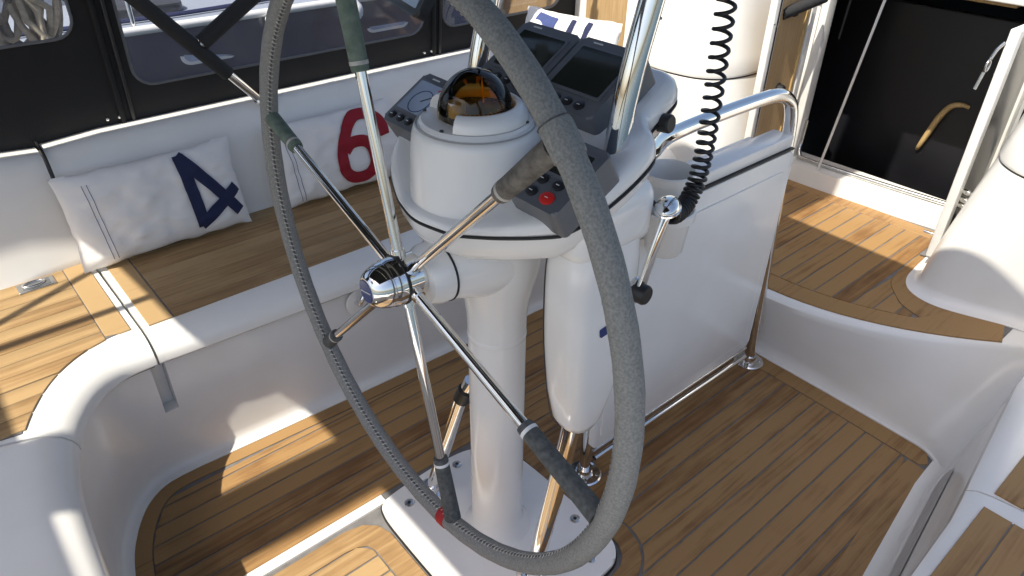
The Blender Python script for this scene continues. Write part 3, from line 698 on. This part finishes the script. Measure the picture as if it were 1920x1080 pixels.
tube('foot_rail', [(.058, .27, .128), (.058, .935, .125)], .005, STEEL, tbz, 10)
for q in ((.028, 1.035), (.022, .285)):
    fl = lathe('floor_flange', [(0, 0), (.046, 0), (.046, .005), (.042, .008), (.024, .009), (.0205, .028), (0, .028)], CHROME, tbz, T=Matrix.Translation((q[0], q[1], 0)), seg=32)
    for k in range(4):
        a = k*math.pi/2+.6; lathe('screw', [(0, .008), (.0055, .008), (.004, .0105), (0, .0105)], STEEL, fl, T=Matrix.Translation((q[0]+.034*math.cos(a), q[1]+.034*math.sin(a), 0)), seg=12)
adopt(tbz)
# drinks holder
cu = thing('cup_holder', (.09, .37, .7), 'white plastic double cup holder clipped to the aft end of the table', 'cup holder')
def cup(nm, c, rt, rb, zt, zb):
    lathe(nm, [(0, zb), (rb*.85, zb), (rb, zb+.008), (rt*.94, zt-.022), (rt*.96, zt-.020), (rt*1.08, zt-.018), (rt*1.1, zt-.008), (rt*1.08, zt), (rt*1.02, zt+.002), (rt*.97, zt-.002), (rt*.90, zt-.03), (rb*.9, zb+.012), (0, zb+.010)], GEL, cu, T=Matrix.Translation((c[0], c[1], 0)), seg=40, autos=45)
cup('cup', (.120, .355), .050, .040, .815, .715)
cup('cup', (.072, .405), .052, .046, .868, .775)
box('cup_bracket', (.055, .36, .79), (.02, .07, .05), GEL, cu, .006)
adopt(cu)

# small black-cased display on an arm
TD = face((-.335, .02, 1.178), R(58), R(-14))
tab = thing('tablet', TD.translation, 'black cased tablet display on an arm above the compass', 'tablet')
prism('case', rrect(-.125, .125, 0, .17, .014), -.02, 0, PLASTD, tab, bevel=.005, T=TD)
prism('screen', rrect(-.108, .108, .014, .156, .004), -.002, .001, LCDB, tab, T=TD)
tube('arm', spline([(-.25, .05, 1.235), (-.225, .09, 1.25), (-.206, .158, 1.25)], 4), .011, STEEL, tab, 12)
tube('arm_clamp', [(-.207, .156, 1.235), (-.206, .163, 1.265)], .025, SUEDE, tab, 16)
adopt(tab)

# ------------------------------------------------------------------ cushions
def cushion(label, o, xa, ya, wd, ht, th, seed, sub=(26, 18)):
    """o centre; xa along width, ya up; front is xa x ya"""
    x = Vector(xa).normalized(); y = Vector(ya); y = (y-x*y.dot(x)).normalized(); z = x.cross(y); o = Vector(o)
    nu, nv = sub
    def pos(u, v, side=1, off=0.0):
        pin = 1-.06*(1-abs(v)**2.5)*abs(u)**6; piv = 1-.09*(1-abs(u)**2.5)*abs(v)**6
        prof = max(0.0, (1-abs(u)**3.2))**.62*max(0.0, (1-abs(v)**3.2))**.62
        nz = noise.noise(Vector((u*2.2*wd/ht+seed*7, v*2.2, seed)))*.010+noise.noise(Vector((u*6+seed, v*6, seed*3)))*.0045
        rim_ = max(abs(u), abs(v)); nz += noise.noise(Vector((u*16, v*16, seed+9)))*.004*rim_**3
        tt = side*(th/2*prof)+nz*(.4+.6*prof)+off
        ed = noise.noise(Vector((u*4+seed, v*4, 2)))*.006*rim_**6
        return o+x*(u*wd/2*piv**.3*pin**.0*(1-.035*(1-v*v)*abs(u)**8)+ed)+y*(v*ht/2*(1-.05*(1-u*u)*abs(v)**8)+ed)+z*tt
    t = thing('cushion', o-y*ht/2, label, 'cushion', 'sailcloth cushions')
    vs = []; fs = []
    for side in (1, -1):
        b0 = len(vs)
        for j in range(nv*2+1):
            for i in range(nu*2+1): vs.append(pos(i/nu-1, j/nv-1, side))
        W_ = nu*2+1
        for j in range(nv*2):
            for i in range(nu*2): fs.append((b0+j*W_+i, b0+j*W_+i+1, b0+(j+1)*W_+i+1, b0+(j+1)*W_+i))
    me = bpy.data.meshes.new('cover'); me.from_pydata([tuple(v) for v in vs], [], fs)
    bm = bmesh.new(); bm.from_mesh(me); bmesh.ops.remove_doubles(bm, verts=bm.verts, dist=.0006); bpy.data.meshes.remove(me)
    fin(bm, 'cover', SAIL, t, autos=70)
    def stroke(nm, pts, wid, m, closed=False, n=10, lift=.0045, smooth_=True):
        P = [Vector((a, b, 0)) for a, b in pts]
        P = spline(P, n, closed) if smooth_ else [P[0].lerp(P[1], k/24) for k in range(25)]
        vs = []; fs = []; C_ = 7
        for i, p in enumerate(P):
            a = P[i-1] if (closed or i) else p; b = P[(i+1) % len(P)] if (closed or i < len(P)-1) else p
            d = (b-a).normalized(); n_ = Vector((-d.y, d.x, 0))
            for k in range(C_):
                q = p+n_*wid*(k/(C_-1)-.5)
                vs.append(pos(q.x/(wd/2), q.y/(ht/2), 1, lift))
        M_ = len(P)
        for i in range(M_ if closed else M_-1):
            for k in range(C_-1):
                i2 = (i+1) % M_; fs.append((i*C_+k, i*C_+k+1, i2*C_+k+1, i2*C_+k))
        s_ = raw(nm, vs, fs, m, t, autos=80)
        return s_
    return t, stroke
zt = Vector((-.27, 0, 1))           # backrest lean
c1, st1 = cushion('long white cushion with navy numeral four leaning on the bench backrest', (-1.128, -.305, .553), (0, 1, 0), zt, .475, .262, .09, 1.3)
g = lambda y, z: (y+.305, (z-.575)*.98)
st1('numeral', [g(-.224, .692), g(-.214, .478)], .034, NAVY, smooth_=False)
st1('numeral', [g(-.228, .692), g(-.098, .490)], .034, NAVY, lift=.0052, smooth_=False)
st1('numeral', [g(-.222, .482), g(-.090, .566)], .034, NAVY, lift=.0058, smooth_=False)
for yy in (-.478, -.466): st1('seam', [g(yy, .675), g(yy+.012, .46)], .0016, BLUE, lift=.0030, smooth_=False)
adopt(c1)
c2, st2 = cushion('long white cushion with crimson numeral six leaning on the bench backrest', (-1.128, .268, .553), (0, 1, 0), zt, .46, .262, .09, 4.1)
g = lambda y, z: (y-.272, (z-.582)*.98)
st2('numeral', [g(*p) for p in [(.427, .603), (.421, .65), (.387, .682), (.339, .690), (.303, .665), (.271, .614), (.255, .556), (.262, .514), (.294, .490), (.341, .492), (.367, .524), (.369, .572), (.344, .602), (.30, .606), (.272, .585)]], .038, CRIM)
for yy in (.088, .100): st2('seam', [g(yy, .675), g(yy+.012, .46)], .0016, BLUE, lift=.0030, smooth_=False)
adopt(c2)
c3, st3 = cushion('white cushion with blue panel and navy bars at the forward end of the bench', (-1.015, 1.165, .722), (1, .12, .02), (0, .30, 1), .44, .31, .11, 7.7)
st3('panel', [(-.110, -.14), (-.100, .0), (-.085, .135)], .105, BLUE, lift=.0040)
st3('numeral', [(-.165, .02), (-.16, .085), (-.125, .10), (-.10, .08), (-.115, .03), (-.14, .0), (-.15, -.06)], .022, WHITEP, lift=.0052)
st3('panel', [(-.168, -.11), (-.158, .02), (-.145, .05)], .05, NAVY, lift=.0046)
st3('bar', [(.008, -.13), (.035, .138)], .022, NAVY, smooth_=False)
st3('bar', [(.081, -.13), (.108, .138)], .022, NAVY, smooth_=False)
adopt(c3)

# ------------------------------------------------------------------ canvas enclosure on the port side
en = thing('canvas_enclosure', (-1.33, .3, .72), 'black canvas side screen with clear windows above the port coaming', 'canvas screen')
XC = -1.33
def panel_with_holes(name, y0, y1, z0, z1, holes, m, parent, th=.004):
    bm = bmesh.new(); ed = []
    def loop(pts):
        vv = [bm.verts.new((0, p[0], p[1])) for p in pts]
        for i in range(len(vv)): ed.append(bm.edges.new((vv[i], vv[(i+1) % len(vv)])))
    loop([(y0, z0)]+[(y0, z1)]+[(y1, z1), (y1, z0)])
    for h in holes: loop(h)
    bmesh.ops.triangle_fill(bm, use_beauty=True, use_dissolve=False, edges=ed, normal=(1, 0, 0))
    ext = bmesh.ops.extrude_face_region(bm, geom=list(bm.faces))
    bmesh.ops.translate(bm, vec=(th, 0, 0), verts=[v for v in ext['geom'] if isinstance(v, bmesh.types.BMVert)])
    for v in bm.verts: v.co.x += XC+.03*math.sin((v.co.y)*1.7)*(v.co.z-.7)+(v.co.z-.72)*.06
    return fin(bm, name, m, parent, smooth=False)
w1 = rrect(-1.25, -.345, .977, 1.62, .05); w2 = rrect(-.235, .748, .818, 1.62, .055); w3 = rrect(.832, 1.42, .82, 1.6, .055)
panel_with_holes('canvas_panel', -2.0, 1.75, .70, 1.85, [w1, w2, w3], CANVAS, en)
def skin(p, dx): return Vector((XC+dx+.03*math.sin(p[0]*1.7)*(p[1]-.7)+(p[1]-.72)*.06, p[0], p[1]))
for h in (w1, w2, w3):
    vs = [skin(p, .002) for p in h]
    bm = bmesh.new(); f_ = bm.faces.new([bm.verts.new(v) for v in vs]); bmesh.ops.triangulate(bm, faces=bm.faces)
    fin(bm, 'window_pane', VINYL, en, smooth=False)
    tube('window_binding', [skin(p, .004) for p in h], .0042, PLAST, en, 6, True)
for y in (-.292, .79):
    tube('zip', [skin((y+.0, .71), .007), skin((y, 1.84), .007)], .008, CANVAS, en, 8)
    tube('zip', [skin((y+.028, .71), .006), skin((y+.028, 1.84), .006)], .006, PLASTD, en, 8)
    for q in (-.02, .012): lathe('stud', [(0, 0), (.006, 0), (.004, .004), (0, .005)], CHROME, en, T=frame(tuple(skin((y-.02+q, .745), .005)), (0, 1, 0), (1, 0, 0)), seg=12)
adopt(en)

# padded braces of the sun canopy frame, port side
br = thing('canopy_brace', (-1.245, .092, .728), 'black padded steel canopy brace rising from the port coaming', 'brace')
A = Vector((-1.245, .092, .724)); B = Vector((-1.215, -.205, 1.07)); Dv = (B-A)
tube('steel_tube', [A, A+Dv*3.3], .0125, CHROME, br, 14)
tube('foam_sleeve', [A+Dv*.31, A+Dv*3.0], .021, FOAM, br, 16)
lathe('foot', [(0, 0), (.03, 0), (.03, .006), (.018, .012), (.016, .03), (0, .03)], CHROME, br, T=Matrix.Translation((-1.245, .096, .724)), seg=20)
C0 = A+Dv*.57; C1 = Vector((-1.215, .095, 1.03)); Dc = C1-C0
tube('second_tube', [C0, C0+Dc*6.5], .011, CHROME, br, 14)
tube('foam_sleeve', [C0+Dc*.10, C0+Dc*6.3], .022, FOAM, br, 16)
tube('joint_clamp', [C0-Dc*.03, C0+Dc*.11], .015, CHROME, br, 12)
adopt(br)

# rope hank outside the aft window
rp = thing('rope_coil', (-1.56, -.43, .95), 'hank of beige and grey rope hanging outside the aft canvas window', 'rope')
for k in range(13):
    cx = -1.52-.03*random.random(); cy = -.43+random.uniform(-.05, .055); h_ = random.uniform(.16, .27); w_ = random.uniform(.035, .085)
    top = 1.28+random.uniform(-.03, .03)
    pts = [(cx+.02*math.sin(t*2+k), cy+w_*math.sin(t)*(1.2 if math.cos(t) < 0 else .6), top-h_+h_*math.cos(t)) for t in [2*math.pi*q/28 for q in range(28)]]
    tube('rope_turn', pts, .0095, ROPED if k in (2, 6, 9) else ROPE, rp, 9, True)
tube('hank_line', [(-1.53, -.62, 1.26), (-1.53, -.2, 1.26)], .006, CHROME, rp, 8)
adopt(rp)

# ------------------------------------------------------------------ companionway, coaming ends
def smooth_path(p, n=6): return [tuple(q) for q in spline([(a, b, 0) for a, b in p], n)]
foot = [(.74, 1.50), (.64, 1.45), (.557, 1.425), (.453, 1.387), (.40, 1.373), (.36, 1.376), (.327, 1.396), (.306, 1.44), (.298, 1.50), (.290, 1.60), (.282, 1.68), (.27, 1.80)]
upper = [(.80, 1.40), (.70, 1.385), (.60, 1.375), (.52, 1.38), (.45, 1.40), (.40, 1.44), (.372, 1.49), (.357, 1.55), (.35, 1.62), (.345, 1.70), (.34, 1.76), (.335, 1.82)]
ctop = [(.84, 1.45), (.74, 1.435), (.65, 1.425), (.57, 1.43), (.50, 1.45), (.45, 1.485), (.42, 1.53), (.402, 1.58), (.393, 1.64), (.387, 1.71), (.382, 1.77), (.376, 1.82)]
def coaming_end(mx, label):
    t = thing('coaming_end', (mx(.45), 1.6, ZD), label, 'coaming', 'rounded coaming ends')
    F, U, T_ = [[Vector((q[0], q[1], 0)) for q in smooth_path(c)] for c in (foot, upper, ctop)]
    def outw(C, d):
        o_ = []
        for i, p in enumerate(C):
            tt = (C[min(i+1, len(C)-1)]-C[max(i-1, 0)]).normalized(); o_.append(p+Vector((-tt.y, tt.x, 0))*-d)
        return o_
    sg = 1 if (outw(F, .01)[len(F)//2]-F[len(F)//2]).dot(Vector((-.7, -.7, 0))) > 0 else -1
    rows = [(outw(F, sg*.034), .27), (outw(F, sg*.034), .2848), (outw(F, sg*.022), .2870), (outw(F, sg*.011), .294), (outw(F, sg*.004), .303), (F, .316)]
    for k in range(1, 9):
        q = k/8; rows.append(([a.lerp(b, q**1.25) for a, b in zip(F, U)], .316+(.698-.316)*q))
    rows.append((outw(U, -sg*.006), .7)); 
    up_rows = [(outw(U, -sg*.006), .7045), (outw(U, sg*.002), .706), (outw(U, sg*.004), .716)]
    for k in range(1, 7):
        q = k/6; up_rows.append(([a.lerp(b, q) for a, b in zip(U, T_)], .72+.31*q))
    up_rows += [(outw(T_, -sg*.008), 1.05), (outw(T_, -sg*.03), 1.062), (outw(T_, -sg*.2), 1.07)]
    for nm, rr in (('lower_moulding', rows), ('upper_moulding', up_rows)):
        vs = []; fs = []; n_ = len(F)
        for C, z in rr: vs += [(mx(p.x), p.y, z) for p in C]
        for j in range(len(rr)-1):
            for i in range(n_-1): fs.append((j*n_+i, j*n_+i+1, (j+1)*n_+i+1, (j+1)*n_+i))
        raw(nm, vs, fs, GEL, t, autos=50)
    tube('seam', [(mx(p.x), p.y, .702) for p in outw(U, -sg*.0035)], .003, PLASTD, t, 6)
    adopt(t)
coaming_end(lambda x: x, 'white rounded coaming end beside the starboard companionway door')
coaming_end(lambda x: -.14-x, 'white rounded coaming end beside the wood panelled companionway door')

cb = thing('cabin_bulkhead', (-.07, 1.8, ZD), 'white cabin bulkhead round the dark companionway opening', 'bulkhead')
sill = [(-.44, 1.79), (-.40, 1.785), (-.2, 1.79), (.1, 1.81), (.30, 1.835)]
sp = [(p[0], p[1]) for p in smooth_path(sill)]
prism('sill', sp+[(.30, 1.93), (-.44, 1.93)], .27, .352, GEL, cb, bevel=.012)
tube('sill_lip', [(-.385, 1.87, .50), (-.385, 1.865, .41)]+[tuple(q) for q in spline([(-.384, 1.86, .39), (-.372, 1.848, .368), (-.345, 1.842, .360), (-.2, 1.845, .360), (.1, 1.862, .362), (.28, 1.88, .363)], 6)], .0085, STEEL, cb, 12)
box('jamb', (-.405, 1.86, .66), (.03, .05, .74), ALU, cb, .004); box('jamb', (.275, 1.86, .66), (.03, .05, .74), ALU, cb, .004)
for s_, x0, x1 in ((0, -1.32, -.42), (1, .29, 1.2)):
    box('bulkhead_panel', ((x0+x1)/2, 1.93, .68), (x1-x0, .05, .86), GEL, cb, .01)
box('port_return', (-1.05, 1.53, .70), (.55, .04, .80), GEL, cb, .015)
adopt(cb)
ch = thing('sliding_hatch', (-.07, 2.1, 1.03), 'white sliding hatch edge above the companionway', 'hatch')
box('hatch_slab', (-.07, 2.22, 1.055), (.80, .78, .045), GEL, ch, .012)
box('hatch_rim', (-.07, 1.838, 1.038), (.80, .022, .03), ALU, ch, .004)
adopt(ch)
# dark cabin inside
ci = thing('cabin_interior', (-.07, 2.6, -.6), 'dark cabin interior seen through the open companionway', 'cabin')
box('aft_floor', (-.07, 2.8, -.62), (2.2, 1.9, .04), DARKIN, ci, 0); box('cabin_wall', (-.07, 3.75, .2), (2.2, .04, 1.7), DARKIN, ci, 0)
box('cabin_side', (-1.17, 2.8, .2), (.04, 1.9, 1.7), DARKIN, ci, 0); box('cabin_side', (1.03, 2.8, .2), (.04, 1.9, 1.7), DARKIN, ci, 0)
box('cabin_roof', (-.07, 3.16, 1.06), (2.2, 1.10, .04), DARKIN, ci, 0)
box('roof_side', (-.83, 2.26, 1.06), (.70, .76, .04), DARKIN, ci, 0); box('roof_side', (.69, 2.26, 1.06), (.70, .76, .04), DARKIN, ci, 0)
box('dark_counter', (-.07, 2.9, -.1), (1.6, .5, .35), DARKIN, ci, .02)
box('beam', (-.30, 1.98, .985), (.24, .05, .04), TANE, ci, .01); box('beam', (.03, 2.02, 1.0), (.22, .05, .035), TANE, ci, .01)
WDK = mat('dark_varnished_wood', (.009, .006, .004), .3, var=.4, vscale=4, stretch=(3, 3, 30))
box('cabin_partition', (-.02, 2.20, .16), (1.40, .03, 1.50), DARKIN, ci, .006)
for k in range(3): box('step', (-.07, 2.02+.10*k, .12-.22*k), (.50, .20, .03), WDK, ci, .006)
adopt(ci)
gh = tube('grab_rail', spline([(.055, 2.182, .60), (.03, 2.176, .605), (-.005, 2.172, .59), (-.03, 2.17, .54), (-.05, 2.17, .47), (-.065, 2.174, .42), (-.072, 2.182, .40)], 6), [.006+.006*math.sin(math.pi*min(1, k/36)) for k in range(37)], TANE, None, 10)
tag(gh, 'curved tan wooden grab rail inside the dark cabin', 'grab rail')

def door(px, sgn, wood, label):
    t = thing('companionway_door', (px, 1.66, .32), label, 'door', 'open companionway door leaves')
    z0, z1 = .325, 1.02
    box('frame_post', (px, 1.548, (z0+z1)/2), (.026, .036, z1-z0), ALU, t, .004)
    box('frame_groove', (px-sgn*.0135, 1.552, (z0+z1)/2), (.003, .010, z1-z0-.01), STEEL, t, 0)
    box('frame_post', (px, 1.785, (z0+z1)/2), (.026, .034, z1-z0), ALU, t, .004)
    box('frame_rail', (px, 1.667, z1-.013), (.024, .206, .026), ALU, t, .003); box('frame_rail', (px, 1.667, z0+.013), (.024, .206, .026), ALU, t, .003)
    box('door_panel', (px, 1.667, (z0+z1)/2), (.010, .206, z1-z0-.05), wood, t, 0)
    for z in (.38, .62, .9): lathe('rivet', [(0, 0), (.004, 0), (.003, .002), (0, .002)], STEEL, t, T=frame((px-sgn*.013, 1.538, z), (0, 1, 0), (-sgn, 0, 0)), seg=10)
    return t
dp = door(-.425, -1, TANW, 'open companionway door leaf with tan wood panel and black knob')
box('edge_strip', (-.419, 1.752, .672), (.008, .020, .63), TANE, dp, .002)
lathe('door_knob', [(0, .022), (.014, .022), (.018, .016), (.018, .004), (.022, 0), (0, 0)], BLACK, dp, T=frame((-.420, 1.665, .655), (0, 1, 0), (1, 0, 0)), seg=20)
adopt(dp)
ds = door(.285, 1, SMOKE, 'open companionway door leaf with smoked panel and steel hinge fittings')
for z in (.50, .52, .545): lathe('hinge', [(0, 0), (.009, 0), (.009, .016), (.005, .022), (0, .022)], CHROME, ds, T=frame((.297, 1.575, z), (0, 1, 0), (1, -.3, 0)), seg=14)
tube('latch_pin', [(.27, 1.535, .40), (.245, 1.525, .405)], .005, CHROME, ds, 8)
adopt(ds)
ky = thing('shackle', (.268, 1.53, .97), 'small steel shackle with ring and pin hanging on the smoked door leaf', 'shackle')
tube('ring', [(.258+.0*math.cos(t), 1.505+.014*math.cos(t), .925+.016*math.sin(t)) for t in [k*math.pi/8 for k in range(16)]], .003, STEEL, ky, 8, True)
tube('chain', spline([(.272, 1.528, .985), (.262, 1.518, .965), (.258, 1.508, .942)], 4), .0045, STEEL, ky, 8)
tube('pin', [(.256, 1.498, .908), (.252, 1.488, .862)], .0045, STEEL, ky, 8)
adopt(ky)
tag(tube('line', [(-.187, 1.81, 1.03), (-.262, 1.80, .353)], .0048, ALU, None, 8), 'taut thin grey line crossing the dark companionway opening', 'line')
hb = tube('grab_handle', [(-.425, 1.595, .922), (-.375, 1.76, .965)], .0195, FOAM, dp, 18)
tube('bore', [(-.4262, 1.5935, .9216), (-.42, 1.61, .926)], .008, DARKIN, hb, 12)
box('handle_mount', (-.422, 1.66, .93), (.03, .03, .045), BLACK, dp, .006)
adopt(dp)
wbz = thing('wooden_board', (-1.07, 1.5, .62), 'tan wooden board upright behind the striped cushion', 'board')
box('board', (-1.07, 1.502, .82), (.34, .014, .40), TANW, wbz, .003); box('edge_band', (-.893, 1.500, .82), (.014, .02, .40), TANE, wbz, .003)
adopt(wbz)

# ------------------------------------------------------------------ overhead: sun canopy, boom, straps (above the picture)
bim = thing('sun_canopy', (0, -.42, 2.05), 'dark canvas sun canopy stretched over the cockpit', 'canopy')
vs = []; fs = []; NX, NY = 16, 12
for j in range(NY+1):
    for i in range(NX+1):
        x = -1.215+2.245*i/NX; y = -1.41+1.82*j/NY
        vs.append((x, y, 2.05-.07*(x/1.0)**2-.02*math.sin(math.pi*j/NY*3)**2))
for j in range(NY):
    for i in range(NX): a = j*(NX+1)+i; fs.append((a, a+1, a+NX+2, a+NX+1))
cv = raw('canvas', vs, fs, CANVAS, bim)
prism('shade_flap', [(-1.38, -2.2), (-1.10, -2.2), (-1.10, -1.40), (-1.17, -1.40), (-1.38, -1.40)], 1.945, 1.951, CANVAS, bim); so_ = cv.modifiers.new('thick', 'SOLIDIFY'); so_.thickness = .006  # extra canvas strip added to keep sun off the aft port backrest
for y in (-1.40, -.4, .40):
    tube('bow', [(x, y, 2.03-.07*x*x) for x in [-1.215+2.245*k/16 for k in range(17)]], .0125, CHROME, bim, 10)
for sx in (-1.0, 1.06):
    s_ = 1 if sx > 0 else -1
    tube('leg', [(sx, -.4, 1.96), (s_*1.24, .0, .728)] if s_ > 0 else [(-1.0, -.4, 1.96), (-1.13, -.75, 1.80), tuple(A+Dv*3.3)], .0125, CHROME, bim, 10)
    tube('leg', [(sx, .40, 1.96), (s_*1.22, .40, 1.6), tuple(C0+Dc*6.5)] if s_ < 0 else [(sx, .40, 1.96), (1.24, .05, .728)], .0125, CHROME, bim, 10)
tube('strap', [(-.79, -1.41, 2.0), (-.84, -2.30, 1.0)], .014, FOAM, bim, 8)
tube('strap', [(-1.05, -1.41, 1.96), (-.58, -1.92, .95)], .014, FOAM, bim, 8)
adopt(bim)
so2 = thing('shade_panel', (-.26, -2.2, -.2), 'dark panel on a pole added above the stern for shade', 'shade panel')  # invented panel out of view, placed to shade the near-left seat corner
box('panel', (-.26, -2.20, 2.0), (.76, .80, .03), SMOKE, so2, .004)
box('panel_frame', (-.26, -2.20, 1.982), (.78, .82, .02), ALU, so2, .003)
tube('pole', [(-.26, -2.3, 1.975), (-.26, -2.3, -.2)], .022, CHROME, so2, 14)
adopt(so2)
bo = thing('boom', (0, -.5, 3.0), 'boom with stowed mainsail in a dark cover above the cockpit', 'boom')
vs = []; fs = []; K = 16
for j in range(13):
    y = -2.6+5.2*j/12
    for k in range(K):
        t = 2*math.pi*k/K; vs.append((-.24*(3-y)/5.05+.115*math.cos(t)*(1+.05*math.sin(j*2.1)), y, 3.0+.20*math.sin(t)+.05*math.sin(t)**2))
for j in range(12):
    for k in range(K): fs.append((j*K+k, j*K+(k+1) % K, (j+1)*K+(k+1) % K, (j+1)*K+k))
fs.append(tuple(range(K))); fs.append(tuple(12*K+k for k in range(K)))
raw('sail_cover', vs, fs, CANVAS, bo); tube('spar', [(-.271, -2.7, 2.80), (-.014, 2.7, 2.80)], .06, ALU, bo, 16)
adopt(bo)

# ------------------------------------------------------------------ outside: neighbouring yacht, water
nb = thing('neighbour_yacht', (-4.6, 1, -1.0), 'dark hulled neighbouring yacht with pale deck seen through the clear windows', 'yacht')
vs = []; fs = []; ny = 24
secn = [(-.55, -1.15), (-.18, -.7), (-.06, -.2), (0, .30), (.02, .50)]
def hx(y): return -3.2-.010*(y-2)**2*1.2
for j in range(ny+1):
    y = -6+14*j/ny
    for dx, z in secn: vs.append((hx(y)+dx, y, z+.004*(y-1)**2*.3))
    for dx, z in secn[::-1]: vs.append((-6.4-(hx(y)+3.2)-dx, y, z+.004*(y-1)**2*.3))
K = len(secn)*2
for j in range(ny):
    for k in range(K-1): fs.append((j*K+k, j*K+k+1, (j+1)*K+k+1, (j+1)*K+k))
fs.append(tuple(range(K))); fs.append(tuple(ny*K+k for k in range(K)))
raw('hull', vs, fs, HULL, nb)
dk = [(hx(y)-.03, y) for y in [-6+14*k/24 for k in range(25)]]; dk2 = [(-6.4-(hx(y)+3.2)+.03, y) for _, y in dk[::-1]]
prism('deck', dk+dk2, .46, .512, DECKW, nb)
tube('toe_rail', [(hx(y)+.02, y, .522) for y in [-6+14*k/30 for k in range(31)]], .022, ALU, nb, 8)
for y in (.28, 2.1, 3.9):
    tube('stanchion', [(hx(y)-.02, y, .51), (hx(y)-.02, y, 1.12)], .012, CHROME, nb, 8)
for z in (.82, 1.12): tube('guard_wire', [(hx(y)-.02, y, z) for y in (-4, -1.5, .28, 2.1, 3.9, 6)], .004, CHROME, nb, 6)
for y in (.62, 1.75, 2.9):  # pale framed ovals added to imitate reflections on the dark hull
    pl_ = prism('hull_reflection', rrect(-.16, .16, -.055, .055, .05), 0, .012, ALU, nb, bevel=.004, T=frame((hx(y)-.012, y, .36), (0, 1, 0), (1, 0, .1)))
    prism('reflection_core', rrect(-.14, .14, -.038, .038, .036), .008, .0135, LCDB, pl_, T=frame((hx(y)-.012, y, .36), (0, 1, 0), (1, 0, .1)))
tube('cove_stripe', [(hx(y)+.003, y, .445) for y in [-6+14*k/30 for k in range(31)]], .010, ALU, nb, 6)
prism('hatch', rrect(-3.95, -3.55, .2, .65, .06), .51, .56, SMOKE, nb, bevel=.01)
tube('deck_line', spline([(-3.4, -3, .53), (-3.5, -1, .53), (-3.42, .6, .53), (-3.55, 2, .53), (-3.45, 5, .53)], 8), .012, NAVY, nb, 6)
prism('coachroof', rrect(-5.6, -4.1, -1.5, 4.5, .5), .51, .95, DECKW, nb, bevel=.12, seg=5)
adopt(nb)
for y in (.98, 1.50):
    f_ = thing('fender', (hx(y)+.11, y, .1), 'small white ball fender under the rail of the dark neighbouring hull', 'fender', 'fenders on the neighbouring yacht')
    lathe('body', [(0, -.06), (.02, -.055), (.04, -.03), (.045, 0), (.04, .03), (.02, .052), (.014, .065), (0, .066)], SAIL, f_, T=Matrix.Translation((hx(y)+.06, y, .47)), seg=24, autos=60)
    tube('lanyard', [(hx(y)+.06, y, .53), (hx(y)+.03, y, .545)], .005, ROPED, f_, 6)
    adopt(f_)
wt = raw('water', [(-400, -400, -1.0), (400, -400, -1.0), (400, 400, -1.0), (-400, 400, -1.0)], [(0, 1, 2, 3)], WATER); wt['kind'] = 'structure'
